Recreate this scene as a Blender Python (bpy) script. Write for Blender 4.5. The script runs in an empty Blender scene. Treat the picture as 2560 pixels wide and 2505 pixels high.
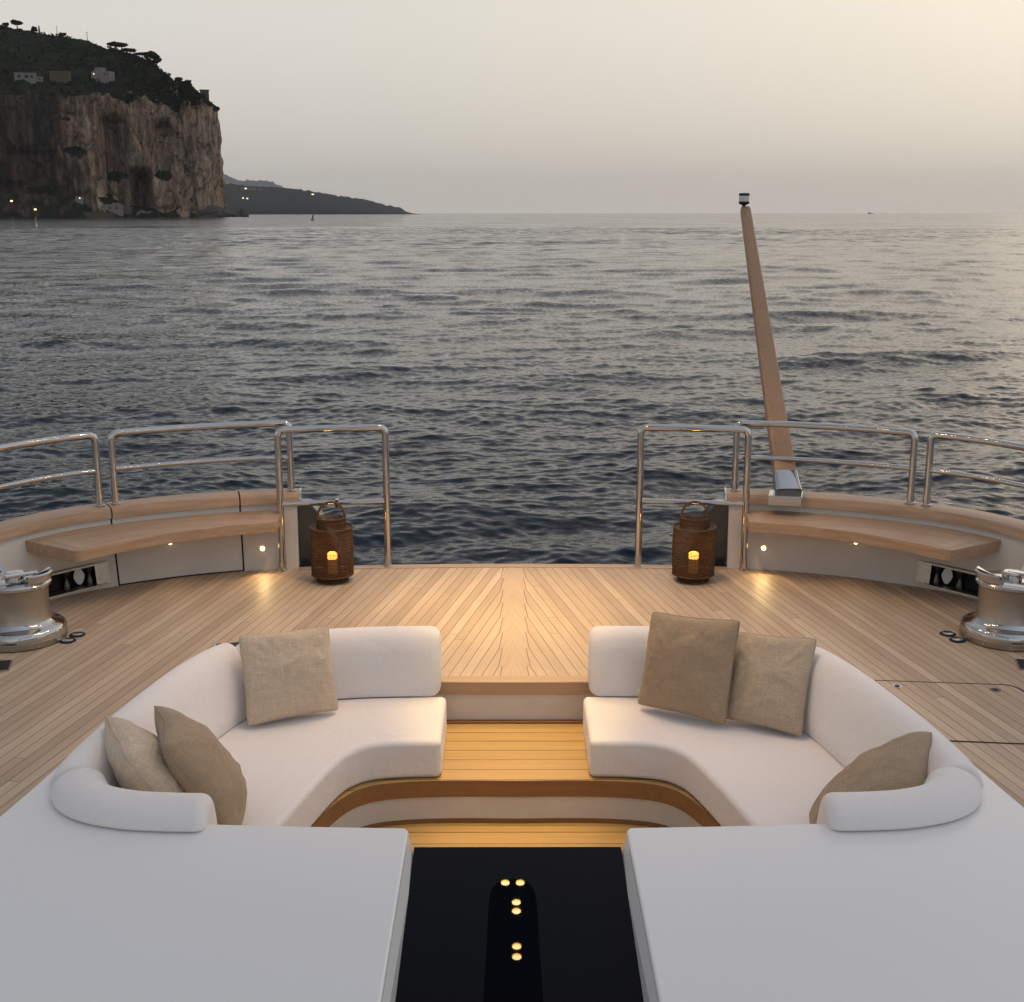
import bpy, bmesh, math, random
import numpy as np
from mathutils import Vector, Matrix, noise as mnoise
R = math.radians
random.seed(7); rng = np.random.default_rng(11)
scene = bpy.context.scene
COL = scene.collection
SEA = -2.2                      # water level below the deck (deck is z = 0)

# ------------------------------------------------------------------ materials
class NT:
    """small helper for building node trees"""
    def __init__(s, nt): s.nt = nt
    def n(s, t, **k):
        x = s.nt.nodes.new(t)
        for a, b in k.items(): setattr(x, a, b)
        return x
    def link(s, a, b): s.nt.links.new(a, b)
    def put(s, sock, v):
        if hasattr(v, 'is_output'): s.nt.links.new(v, sock)
        elif v is not None:
            if isinstance(v, (tuple, list)) and len(v) == 3 and len(sock.default_value) == 4: v = (*v, 1)
            sock.default_value = v
    def m(s, op, a, b=None, c=None, clamp=False):
        x = s.n('ShaderNodeMath', operation=op); x.use_clamp = clamp
        for i, v in enumerate((a, b, c)):
            if v is not None: s.put(x.inputs[i], v)
        return x.outputs[0]
    def mix(s, f, a, b, mode='MIX'):
        x = s.n('ShaderNodeMix', data_type='RGBA', blend_type=mode)
        s.put(x.inputs[0], f); s.put(x.inputs[6], a); s.put(x.inputs[7], b)
        return x.outputs[2]
    def noise(s, vec, scale, detail=3, rough=.55, dim='3D'):
        x = s.n('ShaderNodeTexNoise', noise_dimensions=dim)
        if vec is not None: s.put(x.inputs['Vector'], vec)
        x.inputs['Scale'].default_value = scale; x.inputs['Detail'].default_value = detail
        x.inputs['Roughness'].default_value = rough
        return x.outputs[0]
    def ramp(s, f, stops):
        x = s.n('ShaderNodeValToRGB'); s.put(x.inputs[0], f)
        e = x.color_ramp.elements
        while len(e) < len(stops): e.new(.5)
        for i, (p, c) in enumerate(stops):
            e[i].position = p; e[i].color = (*c, 1) if len(c) == 3 else c
        return x.outputs[0]
    def rng(s, f, a, b, c, d):
        x = s.n('ShaderNodeMapRange'); s.put(x.inputs[0], f)
        for i, v in zip((1, 2, 3, 4), (a, b, c, d)): x.inputs[i].default_value = v
        return x.outputs[0]
    def xyz(s, x, y, z):
        c = s.n('ShaderNodeCombineXYZ')
        for i, v in enumerate((x, y, z)): s.put(c.inputs[i], v)
        return c.outputs[0]
    def sep(s, v):
        c = s.n('ShaderNodeSeparateXYZ'); s.put(c.inputs[0], v); return c.outputs
    def scale(s, v, k):
        c = s.n('ShaderNodeVectorMath', operation='MULTIPLY'); s.put(c.inputs[0], v); c.inputs[1].default_value = k; return c.outputs[0]
    def pos(s): return s.n('ShaderNodeNewGeometry').outputs['Position']
    def obj(s): return s.n('ShaderNodeTexCoord').outputs['Object']
    def bump(s, h, strength=.3, dist=.01, normal=None):
        x = s.n('ShaderNodeBump'); s.put(x.inputs['Height'], h)
        x.inputs['Strength'].default_value = strength; x.inputs['Distance'].default_value = dist
        if normal is not None: s.put(x.inputs['Normal'], normal)
        return x.outputs[0]

def mat(name, base=(.5, .5, .5), rough=.5, metal=0., spec=.5, ior=1.45, emit=None, estr=0., coat=0.):
    m = bpy.data.materials.new(name); m.use_nodes = True
    t = NT(m.node_tree); b = m.node_tree.nodes['Principled BSDF']
    t.put(b.inputs['Base Color'], base); t.put(b.inputs['Roughness'], rough)
    b.inputs['Metallic'].default_value = metal; b.inputs['Specular IOR Level'].default_value = spec
    b.inputs['IOR'].default_value = ior; b.inputs['Coat Weight'].default_value = coat
    if emit: b.inputs['Emission Color'].default_value = (*emit, 1); b.inputs['Emission Strength'].default_value = estr
    return m, t, b

TW = .0628; TA = R(11.5); TK = .073
def teak_deck():
    m, t, b = mat('deck_teak')
    x, y, z = t.sep(t.pos())
    ax = t.m('ABSOLUTE', x)
    sn, cs = math.sin(TA), math.cos(TA)
    kk = TK + .02
    v = t.m('ADD', t.m('MULTIPLY', t.m('SUBTRACT', ax, kk), cs), t.m('MULTIPLY', y, sn))
    u = t.m('SUBTRACT', t.m('MULTIPLY', y, cs), t.m('MULTIPLY', ax, sn))
    q = t.m('DIVIDE', v, TW); idx = t.m('FLOOR', q); f = t.m('FRACT', q)
    side = t.m('GREATER_THAN', x, 0.)
    idx2 = t.m('ADD', idx, t.m('MULTIPLY', side, 371.))
    d1 = t.m('MULTIPLY', t.m('MINIMUM', f, t.m('SUBTRACT', 1., f)), TW)
    tt = t.m('FRACT', t.m('DIVIDE', t.m('MULTIPLY', y, sn), TW))
    e = t.m('ADD', TK, t.m('MULTIPLY', t.m('SUBTRACT', 1., tt), .02))
    king = t.m('LESS_THAN', ax, e)
    d2 = t.m('ABSOLUTE', t.m('SUBTRACT', ax, e))
    # butt joints
    wn = t.n('ShaderNodeTexWhiteNoise', noise_dimensions='1D'); t.put(wn.inputs['W'], idx2)
    ub = t.m('ADD', t.m('DIVIDE', u, 4.6), t.m('MULTIPLY', wn.outputs[0], 7.))
    fb = t.m('FRACT', ub); d3 = t.m('MULTIPLY', t.m('MINIMUM', fb, t.m('SUBTRACT', 1., fb)), 4.6)
    seam_p = t.m('MINIMUM', d1, d3)
    far = t.m('MULTIPLY', king, 1.)
    seam = t.m('MINIMUM', t.m('ADD', seam_p, far), d2)
    nib = t.m('ADD', t.m('MULTIPLY', tt, TW / sn), t.m('MULTIPLY', t.m('GREATER_THAN', t.m('ABSOLUTE', t.m('SUBTRACT', ax, TK + .01)), .011), 1.))
    seam = t.m('MINIMUM', seam, nib)
    sm = t.m('SMOOTHSTEP' if False else 'LESS_THAN', seam, .0020)
    wn2 = t.n('ShaderNodeTexWhiteNoise', noise_dimensions='2D')
    t.put(wn2.inputs['Vector'], t.xyz(idx2, t.m('FLOOR', ub), 0.))
    tone = t.m('MULTIPLY', wn2.outputs[0], t.m('SUBTRACT', 1., king))
    tone = t.m('ADD', tone, t.m('MULTIPLY', king, .55))
    g = t.noise(t.xyz(t.m('MULTIPLY', v, 90.), t.m('MULTIPLY', u, 2.5), t.m('MULTIPLY', idx2, 3.7)), 1., 4, .6)
    g2 = t.noise(t.pos(), .9, 3, .6)
    c = t.ramp(tone, [(0., (.48, .352, .245)), (.3, (.56, .42, .292)), (.7, (.61, .465, .328)), (1., (.68, .53, .38))])
    c = t.mix(t.rng(g, .3, .75, 0., .34), c, (.27, .18, .105))
    c = t.mix(t.rng(g2, .35, .75, 0., .22), c, (.30, .225, .16))
    c = t.mix(sm, c, (.13, .092, .06))
    t.put(b.inputs['Base Color'], c)
    t.put(b.inputs['Roughness'], t.rng(g, .2, .8, .42, .6))
    b.inputs['Specular IOR Level'].default_value = .35
    t.put(b.inputs['Normal'], t.bump(t.m('ADD', t.m('MULTIPLY', g, .3), t.m('MULTIPLY', sm, -1.)), .25, .002))
    return m
def teak_board(name, axis=0, gloss=.45, tint=1., planks=None, hue=None):
    m, t, b = mat(name)
    p = t.obj(); x, y, z = t.sep(p)
    sc = [60., 60., 60.]; sc[axis] = 1.2
    g = t.noise(t.scale(p, tuple(sc)), 1., 3, .55)
    g2 = t.noise(p, 2.2, 2, .5)
    c = t.ramp(g, [(.28, (.40 * tint, .275 * tint, .175 * tint)), (.5, (.455 * tint, .315 * tint, .205 * tint)), (.72, (.51 * tint, .36 * tint, .24 * tint))])
    c = t.mix(t.rng(g2, .35, .7, 0., .10), c, (.32 * tint, .22 * tint, .14 * tint))
    if planks:
        yy = t.m('DIVIDE', t.m('ADD', y, planks[1]), planks[0]); f = t.m('FRACT', yy)
        wn = t.n('ShaderNodeTexWhiteNoise', noise_dimensions='1D'); t.put(wn.inputs['W'], t.m('FLOOR', yy))
        c = t.mix(t.rng(wn.outputs[0], 0., 1., 0., .4), c, (.60, .44, .27))
        c = t.mix(t.m('LESS_THAN', t.m('MULTIPLY', t.m('MINIMUM', f, t.m('SUBTRACT', 1., f)), planks[0]), .003), c, (.07, .045, .025))
    if hue: c = t.mix(1., c, hue, 'MULTIPLY')
    t.put(b.inputs['Base Color'], c); t.put(b.inputs['Roughness'], t.rng(g, .2, .8, gloss - .08, gloss + .08))
    t.put(b.inputs['Normal'], t.bump(g, .06, .003))
    return m
def fabric(name, base, dark, weave=900., bump=.25, slub=0.):
    m, t, b = mat(name, rough=.95, spec=.15)
    p = t.obj()
    w1 = t.noise(t.scale(p, (weave, weave * .12, weave)), 1., 2, .5)
    w2 = t.noise(t.scale(p, (weave * .12, weave, weave)), 1., 2, .5)
    w = t.m('ADD', w1, w2)
    big = t.noise(p, 3.5, 4, .6)
    c = t.mix(t.rng(w, .75, 1.25, 0., 1.), dark, base)
    if slub:
        uv = t.n('ShaderNodeTexCoord').outputs['UV']
        sl = t.noise(t.scale(uv, (7., 75., 1.)), 1., 2, .6); sl2 = t.noise(t.scale(uv, (75., 7., 1.)), 1., 2, .6)
        c = t.mix(t.rng(t.m('MAXIMUM', sl, sl2), .52, .70, 0., slub), c, tuple(min(1, v * 1.35) for v in base))
        c = t.mix(t.rng(big, .35, .7, 0., .3), c, dark)
    t.put(b.inputs['Base Color'], c)
    b.inputs['Sheen Weight'].default_value = .15
    n = t.bump(t.noise(p, 6., 3, .55), .3, .03)
    if slub:
        cr_ = t.noise(t.scale(uv, (9., 62., 1.)), 1., 2, .5); cr2 = t.noise(t.scale(uv, (62., 9., 1.)), 1., 2, .5)
        n = t.bump(t.m('ADD', cr_, cr2), .5, .004, n); n = t.bump(t.noise(p, 14., 2, .5), .35, .010, n)
    t.put(b.inputs['Normal'], t.bump(w, bump, .0015, n))
    return m
def teak_curved():
    # the grain runs round with the bulwark
    m, t, b = mat('teak_following_the_curve')
    x, y, z = t.sep(t.pos()); dx = t.m('SUBTRACT', t.m('ABSOLUTE', x), 1.617); dy = t.m('SUBTRACT', y, 7.437)
    r = t.m('SQRT', t.m('ADD', t.m('MULTIPLY', dx, dx), t.m('MULTIPLY', dy, dy))); an = t.m('ARCTAN2', dx, dy)
    g = t.noise(t.xyz(t.m('MULTIPLY', r, 62.), t.m('MULTIPLY', an, 3.2), t.m('MULTIPLY', z, 40.)), 1., 4, .6)
    g2 = t.noise(t.xyz(t.m('MULTIPLY', r, 14.), t.m('MULTIPLY', an, 1.8), t.m('MULTIPLY', z, 9.)), 1., 2, .5)
    c = t.ramp(g, [(.28, (.34, .21, .125)), (.5, (.455, .30, .19)), (.72, (.55, .38, .25))])
    c = t.mix(t.rng(g2, .35, .65, .45, 0.), c, (.33, .205, .125))
    t.put(b.inputs['Base Color'], c); t.put(b.inputs['Roughness'], t.rng(g, .2, .8, .34, .5))
    return m
M = {}
M['deck'] = teak_deck()
M['board_x'] = teak_board('teak_board_crosswise', 0)
M['curve'] = teak_curved()
M['board_y'] = teak_board('teak_board_lengthwise', 1)
M['tread'] = teak_board('teak_tread_planks', 0, .38, 1.0, (.125, .02), (1.06, .98, .60))
M['varnish'] = teak_board('varnished_teak', 0, .16, .56, None, (1.10, .80, .55))
M['pole'] = teak_board('varnished_pole_wood', 2, .4, .78, None, (1.0, .86, .78))
M['white_fab'] = fabric('white_upholstery', (.86, .815, .785), (.80, .755, .725), 420., .1)
M['linen_light'] = fabric('pale_linen', (.68, .55, .41), (.52, .415, .30), 330., .5, .5)
M['linen_mid'] = fabric('sand_linen', (.57, .45, .325), (.42, .325, .225), 330., .5, .45)
M['linen_dark'] = fabric('brown_linen', (.45, .335, .22), (.33, .24, .155), 330., .5, .35)
def gel():
    m, t, b = mat('white_gelcoat', rough=.2, spec=.5)
    g = t.noise(t.pos(), .7, 2, .4)
    t.put(b.inputs['Base Color'], t.mix(t.rng(g, .3, .7, 0., 1.), (.80, .787, .77), (.82, .805, .785)))
    return m
M['gel'] = gel()
def paint(name, c, rough):
    m, t, b = mat(name, rough=rough, spec=.4)
    g = t.noise(t.pos(), 4., 4, .6)
    t.put(b.inputs['Base Color'], t.mix(t.rng(g, .3, .75, 0., 1.), c, tuple(v * .9 for v in c)))
    return m
M['wall'] = paint('cream_bulwark_paint', (.66, .63, .58), .45)
M['riser'] = paint('white_riser_paint', (.70, .67, .62), .4)
M['wing'] = mat('dark_grey_wing_paint', (.035, .04, .042), .18, coat=.5)[0]
M['hull'] = mat('dark_glossy_hull', (.012, .014, .017), .12, coat=.6)[0]
def steel(name, rough, c=(.52, .51, .495)):
    m, t, b = mat(name, c, rough, 1.)
    sm = t.noise(t.obj(), 35., 4, .6)
    t.put(b.inputs['Roughness'], t.rng(sm, .3, .75, rough * .75, rough * 1.5))
    return m
M['chrome'] = steel('polished_steel', .09)
M['roller'] = steel('dark_steel', .3, (.10, .095, .09))
M['brushed'] = steel('brushed_steel', .36, (.40, .36, .31))
M['black'] = mat('black_rubber', (.012, .012, .012), .6)[0]
M['gap'] = mat('black_sealant', (.01, .01, .01), .8)[0]
M['glass'] = mat('black_glass', (.0045, .0052, .0075), .012, spec=.05)[0]
M['boom'] = mat('matt_black_paint', (.004, .004, .004), .85, spec=.1)[0]
M['lens'] = mat('pale_lens', (.62, .66, .64), .25)[0]
WARM = (1., .66, .25)
M['lamp'] = mat('lit_lamp_disc', (.9, .8, .6), .4, emit=(1., .70, .30), estr=110.)[0]
M['court'] = mat('lit_courtesy_lens', (.9, .8, .6), .4, emit=(1., .72, .36), estr=9.)[0]
M['flame'] = mat('glowing_candle_wax', (.9, .6, .3), .5, emit=(1., .36, .06), estr=5.)[0]
M['wax'] = mat('dim_candle_wax', (.5, .3, .12), .5, emit=(1., .36, .07), estr=.12)[0]
M['brass'] = mat('lamp_bezel', (.75, .55, .25), .25, 1.)[0]
def rattan():
    m, t, b = mat('brown_rattan', rough=.6, spec=.3)
    g = t.noise(t.scale(t.obj(), (30, 30, 160)), 1., 3, .6)
    t.put(b.inputs['Base Color'], t.ramp(g, [(.3, (.05, .026, .011)), (.7, (.15, .08, .034))]))
    return m
M['rattan'] = rattan()

# ------------------------------------------------------------------ object helpers
def tag(o, label=None, cat=None, group=None, kind=None):
    if label: o['label'] = label
    if cat: o['category'] = cat
    if group: o['group'] = group
    if kind: o['kind'] = kind
    return o
def thing(name, label, cat, loc=(0, 0, 0), group=None):
    o = bpy.data.objects.new(name, None); COL.objects.link(o); o.location = loc
    o.empty_display_size = .1
    return tag(o, label, cat, group)
def mesh(name, V, F, mt, parent=None, smooth=True, angle=35, bevel=0., segs=2, wn=False):
    me = bpy.data.meshes.new(name)
    if parent is not None:
        p = parent; off = Vector()
        while p is not None: off += Vector(p.location); p = p.parent
        V = [(v[0] - off[0], v[1] - off[1], v[2] - off[2]) for v in V]
    me.from_pydata([tuple(v) for v in V], [], [tuple(f) for f in F])
    bm = bmesh.new(); bm.from_mesh(me); bmesh.ops.recalc_face_normals(bm, faces=bm.faces); bm.to_mesh(me); bm.free()
    if smooth:
        me.shade_smooth(); me.set_sharp_from_angle(angle=R(angle))
    me.materials.append(mt)
    o = bpy.data.objects.new(name, me); COL.objects.link(o)
    if parent is not None: o.parent = parent
    if bevel:
        b = o.modifiers.new('bevel', 'BEVEL'); b.width = bevel; b.segments = segs; b.limit_method = 'ANGLE'; b.angle_limit = R(40)
        b.harden_normals = True
    if wn:
        w = o.modifiers.new('wn', 'WEIGHTED_NORMAL'); w.keep_sharp = True; w.weight = 90
    return o
class MB:
    """collects shapes into one mesh"""
    def __init__(s): s.V = []; s.F = []
    def add(s, V, F):
        k = len(s.V); s.V += [tuple(v) for v in V]; s.F += [tuple(i + k for i in f) for f in F]; return s
    def box(s, c, d, rz=0., rot=None):
        m = rot or Matrix.Rotation(rz, 3, 'Z')
        P = [Vector(c) + m @ Vector((sx * d[0] / 2, sy * d[1] / 2, sz * d[2] / 2)) for sx in (-1, 1) for sy in (-1, 1) for sz in (-1, 1)]
        return s.add(P, [(0, 1, 3, 2), (4, 6, 7, 5), (0, 4, 5, 1), (2, 3, 7, 6), (0, 2, 6, 4), (1, 5, 7, 3)])
    def tube(s, pts, r, n=14, caps=True, closed=False):
        pts = [Vector(p) for p in pts]; m = len(pts); rr = r if isinstance(r, (list, tuple)) else [r] * m
        V = []; F = []; up = None
        for i, p in enumerate(pts):
            if closed: d = (pts[(i + 1) % m] - pts[i - 1]).normalized()
            else: d = (pts[min(i + 1, m - 1)] - pts[max(i - 1, 0)]).normalized()
            if up is None:
                up = Vector((0, 0, 1)) if abs(d.z) < .9 else Vector((0, 1, 0))
            a = d.cross(up).normalized(); up = a.cross(d).normalized()
            V += [p + a * math.cos(2 * math.pi * k / n) * rr[i] + up * math.sin(2 * math.pi * k / n) * rr[i] for k in range(n)]
        for i in range(m if closed else m - 1):
            j = (i + 1) % m
            F += [(i * n + k, i * n + (k + 1) % n, j * n + (k + 1) % n, j * n + k) for k in range(n)]
        if caps and not closed: F += [tuple(range(n - 1, -1, -1)), tuple((m - 1) * n + k for k in range(n))]
        return s.add(V, F)
    def lathe(s, prof, c=(0, 0, 0), n=48, close=False):
        V = []; F = []
        for (r, z) in prof:
            V += [(c[0] + r * math.cos(2 * math.pi * k / n), c[1] + r * math.sin(2 * math.pi * k / n), c[2] + z) for k in range(n)]
        for i in range(len(prof) - 1):
            F += [(i * n + k, i * n + (k + 1) % n, (i + 1) * n + (k + 1) % n, (i + 1) * n + k) for k in range(n)]
        if prof[0][0] > 1e-4 and not close: F.append(tuple(range(n - 1, -1, -1)))
        if prof[-1][0] > 1e-4 and not close: F.append(tuple((len(prof) - 1) * n + k for k in range(n)))
        return s.add(V, F)
    def prism(s, poly, z0, z1):
        n = len(poly); V = [(p[0], p[1], z0) for p in poly] + [(p[0], p[1], z1) for p in poly]
        return s.add(V, [tuple(range(n - 1, -1, -1)), tuple(range(n, 2 * n))] + [(i, (i + 1) % n, n + (i + 1) % n, n + i) for i in range(n)])
    def build(s, name, mt, parent=None, **k): return mesh(name, s.V, s.F, mt, parent, **k)

def cr(pts, n=8, closed=False):
    """Catmull-Rom resampling (any dimension)"""
    P = [np.array(p, float) for p in pts]; out = []; m = len(P)
    for i in range(m if closed else m - 1):
        a, b, c, d = (P[(i - 1) % m] if closed or i > 0 else 2 * P[0] - P[1]), P[i], P[(i + 1) % m], (P[(i + 2) % m] if closed or i + 2 < m else 2 * P[-1] - P[-2])
        for k in range(n):
            t = k / n
            out.append(tuple(.5 * (2 * b + (c - a) * t + (2 * a - 5 * b + 4 * c - d) * t * t + (3 * b - a - 3 * c + d) * t ** 3)))
    if not closed: out.append(tuple(P[-1]))
    return out
def mx(pts, s): return [(s * p[0],) + tuple(p[1:]) for p in pts]
def fillet(pts, r, n=6):
    """3D polyline with rounded corners"""
    P = [Vector(p) for p in pts]; out = [P[0]]
    for i in range(1, len(P) - 1):
        a = (P[i - 1] - P[i]).normalized(); b = (P[i + 1] - P[i]).normalized()
        ang = a.angle(b)
        if ang > R(172): out.append(P[i]); continue
        d = min(r / math.tan(ang / 2), (P[i - 1] - P[i]).length * .48, (P[i + 1] - P[i]).length * .48)
        p0 = P[i] + a * d; p1 = P[i] + b * d
        for k in range(n + 1):
            t = k / n; out.append(p0 * (1 - t) ** 2 + P[i] * 2 * t * (1 - t) + p1 * t * t)
    out.append(P[-1]); return out
def normals2d(path):
    out = []
    for i in range(len(path)):
        a = path[max(i - 1, 0)]; b = path[min(i + 1, len(path) - 1)]
        dx, dy = b[0] - a[0], b[1] - a[1]; L = math.hypot(dx, dy) or 1
        out.append((-dy / L, dx / L))
    return out
def sweep(path, prof, flip=1., rend=.0, scale=None, nend=4):
    """closed profile (offset, z) swept along a plan path, ends rounded by rend"""
    N = normals2d(path); m = len(prof)
    co = sum(p[0] for p in prof) / m; cz = sum(p[1] for p in prof) / m
    rings = []
    S = [0.]
    for i in range(1, len(path)): S.append(S[-1] + math.dist(path[i][:2], path[i - 1][:2]))
    L = S[-1]
    def at(s):
        s = min(max(s, 0), L); i = 0
        while i < len(S) - 2 and S[i + 1] < s: i += 1
        t = (s - S[i]) / ((S[i + 1] - S[i]) or 1)
        p = [path[i][k] * (1 - t) + path[i + 1][k] * t for k in (0, 1)]; nn = [N[i][k] * (1 - t) + N[i + 1][k] * t for k in (0, 1)]
        l = math.hypot(*nn) or 1
        return p, (nn[0] / l, nn[1] / l)
    ss = []
    if rend > 0:
        for k in range(nend + 1):
            a = k / nend * math.pi / 2; ss.append((rend * (1 - math.cos(a)), rend * (1 - math.sin(a))))
    mid = [s for s in S if rend * 1.05 < s < L - rend * 1.05]
    seq = ss + [(s, 0.) for s in mid] + [(L - a, b) for a, b in reversed(ss)] if rend > 0 else [(s, 0.) for s in S]
    V = []; F = []
    for s, ins in seq:
        p, n = at(s); k = scale(s / L) if scale else 1.
        for (o, z) in prof:
            o2 = o * k; dO, dZ = co * k - o2, cz - z; d = math.hypot(dO, dZ) or 1
            q = min(ins, d * .9); o2 += dO / d * q; zz = z + dZ / d * q
            V.append((p[0] + flip * n[0] * o2, p[1] + flip * n[1] * o2, zz))
    r = len(seq)
    for i in range(r - 1):
        F += [(i * m + k, i * m + (k + 1) % m, (i + 1) * m + (k + 1) % m, (i + 1) * m + k) for k in range(m)]
    F += [tuple(range(m - 1, -1, -1)), tuple((r - 1) * m + k for k in range(m))]
    return V, F
def slab(name, poly, z0, z1, mt, parent=None, r=.02, segs=3, both=True):
    """plan polygon extruded with rounded rims"""
    mb = MB().prism(poly, z0, z1)
    o = mb.build(name, mt, parent, smooth=True, angle=60)
    b = o.modifiers.new('bevel', 'BEVEL'); b.width = r; b.segments = segs; b.limit_method = 'ANGLE'; b.angle_limit = R(50); b.use_clamp_overlap = False
    w = o.modifiers.new('wn', 'WEIGHTED_NORMAL'); w.weight = 100
    return o
def spot(name, loc, target, power, size, blend=.6, radius=.03, color=WARM, parent=None):
    l = bpy.data.lights.new(name, 'SPOT'); l.energy = power; l.spot_size = R(size); l.spot_blend = blend
    l.shadow_soft_size = radius; l.color = color
    o = bpy.data.objects.new(name, l); COL.objects.link(o)
    o.location = loc
    o.rotation_euler = (Vector(target) - Vector(loc)).to_track_quat('-Z', 'Y').to_euler()
    return o

# ------------------------------------------------------------------ camera
cam = bpy.data.cameras.new('Camera'); co = bpy.data.objects.new('Camera', cam); COL.objects.link(co)
co.location = (-.035, 0, 2.62)
co.rotation_euler = (R(90 - 12.586), 0, R(-.16))
cam.sensor_fit = 'HORIZONTAL'; cam.sensor_width = 36; cam.lens = 36 * 2450 / 1946
cam.clip_start = .05; cam.clip_end = 90000
scene.camera = co

# ------------------------------------------------------------------ sky and sun
SUN_AZ, SUN_EL = R(33), R(13)
w = bpy.data.worlds.new('World'); scene.world = w; w.use_nodes = True
t = NT(w.node_tree); bg = w.node_tree.nodes['Background']
sky = t.n('ShaderNodeTexSky', sky_type='NISHITA'); sky.sun_disc = False
sky.sun_elevation = SUN_EL; sky.sun_rotation = SUN_AZ; sky.dust_density = 4.; sky.air_density = 1.; sky.ozone_density = 2.; sky.altitude = 5
tc = t.n('ShaderNodeTexCoord').outputs['Generated']
sx, sy, sz = t.sep(tc)
sd = (math.sin(SUN_AZ) * math.cos(SUN_EL), math.cos(SUN_AZ) * math.cos(SUN_EL), math.sin(SUN_EL))
dn = t.n('ShaderNodeVectorMath', operation='DOT_PRODUCT'); t.put(dn.inputs[0], tc); dn.inputs[1].default_value = sd
dot = dn.outputs['Value']
grad = t.ramp(t.m('POWER', t.m('MAXIMUM', sz, 0.), .5), [
    (0., (.635, .605, .562)), (.12, (.598, .574, .534)), (.21, (.61, .592, .55)), (.40, (.71, .712, .68)), (.60, (.62, .655, .715)), (.80, (.545, .585, .68)), (1., (.50, .55, .66))])
g1 = t.m('POWER', t.m('MAXIMUM', dot, 0.), 9.); g2 = t.m('POWER', t.m('ADD', t.m('MULTIPLY', dot, .5), .5), 2.)
hz = t.rng(t.m('POWER', t.m('MAXIMUM', sz, 0.), .5), 0.05, .42, .35, 1.)
c = t.mix(1., grad, t.xyz(t.m('ADD', .93, t.m('MULTIPLY', g2, .12)), t.m('ADD', .945, t.m('MULTIPLY', g2, .055)), t.m('ADD', .965, t.m('MULTIPLY', g2, -.02))), 'MULTIPLY')
gl = t.m('MULTIPLY', g1, hz)
c = t.mix(1., c, t.xyz(t.m('MULTIPLY', gl, .27), t.m('MULTIPLY', gl, .165), t.m('MULTIPLY', gl, .05)), 'ADD')
lf = t.m('SUBTRACT', 1., t.m('MULTIPLY', t.rng(sx, -.45, .35, .46, 0.), t.rng(sz, .13, .40, 0., 1.)))
c = t.mix(1., c, t.xyz(lf, lf, lf), 'MULTIPLY')
hs = t.n('ShaderNodeHueSaturation'); hs.inputs['Saturation'].default_value = .35; hs.inputs['Value'].default_value = .035
t.put(hs.inputs['Color'], sky.outputs[0])
c = t.mix(.05, c, hs.outputs[0])
t.put(bg.inputs['Color'], c); bg.inputs['Strength'].default_value = 1.
sl = bpy.data.lights.new('sun', 'SUN'); sl.energy = .06; sl.angle = R(26); sl.color = (1., .80, .58)
so = bpy.data.objects.new('sun', sl); COL.objects.link(so)
so.rotation_euler = Vector((-sd[0], -sd[1], -sd[2])).to_track_quat('-Z', 'Y').to_euler(); so.location = (20, 35, 12)

# ------------------------------------------------------------------ boat plan lines (right side, x > 0)
WALL = [(1.62, 9.40), (1.80, 9.375), (2.05, 9.32), (2.43, 9.175), (2.84, 8.945), (3.05, 8.775), (3.22, 8.56), (3.38, 8.25), (3.53, 7.8), (3.68, 7.1), (3.82, 5.8), (3.90, 4.0), (3.92, 1.4)]
COAM = [(.50, 6.985), (1.10, 6.975), (1.46, 6.86), (1.66, 6.70), (1.815, 6.28), (1.925, 5.76), (2.015, 5.30), (2.075, 4.88), (2.22, 4.0), (2.36, 3.0), (2.44, 1.4)]
wall_r = cr(WALL, 6); coam_r = cr(COAM, 5)

# deck sheet with the lounge well left open
def ring_fill(name, outer, inner, z, mt):
    bm = bmesh.new(); es = []
    for loop in (outer, inner):
        vs = [bm.verts.new((p[0], p[1], z)) for p in loop]
        es += [bm.edges.new((vs[i], vs[(i + 1) % len(vs)])) for i in range(len(vs))]
    bmesh.ops.triangle_fill(bm, edges=es, use_beauty=True, normal=(0, 0, 1))
    bmesh.ops.recalc_face_normals(bm, faces=bm.faces)
    if bm.faces[0].normal.z < 0: bmesh.ops.reverse_faces(bm, faces=bm.faces)
    me = bpy.data.meshes.new(name); bm.to_mesh(me); bm.free(); me.materials.append(mt)
    o = bpy.data.objects.new(name, me); COL.objects.link(o); return o
outw = [(p[0] + .03, p[1] + .03) for p in wall_r]
outer = [(0, 9.512), (.5, 9.508), (.95, 9.495), (1.4, 9.465)] + outw + mx(outw[::-1], -1) + [(-1.4, 9.465), (-.95, 9.495), (-.5, 9.508)]
inner_r = [(p[0] - .04, p[1] - .02) for p in coam_r]
inner = [(0, 6.99), (.46, 6.99)] + inner_r[1:] + mx(inner_r[:0:-1], -1) + [(-.46, 6.99)]
deck = ring_fill('deck', outer, inner, 0., M['deck']); tag(deck, kind='structure')
# margin boards round the stern and along the lounge opening
eb = MB()
edge = [(-1.62, 9.425)] + [(-1.4, 9.455), (-.95, 9.492), (-.5, 9.508), (0, 9.514), (.5, 9.508), (.95, 9.492), (1.4, 9.455)] + [(1.62, 9.425)]
e_in = [(p[0], p[1] - (.095 if abs(p[0]) < 1.5 else .075)) for p in edge]
eb.prism(e_in + edge[::-1], -.05, .004)
o = eb.build('stern_margin_board', M['board_x'], smooth=False); tag(o, kind='structure')
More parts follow.
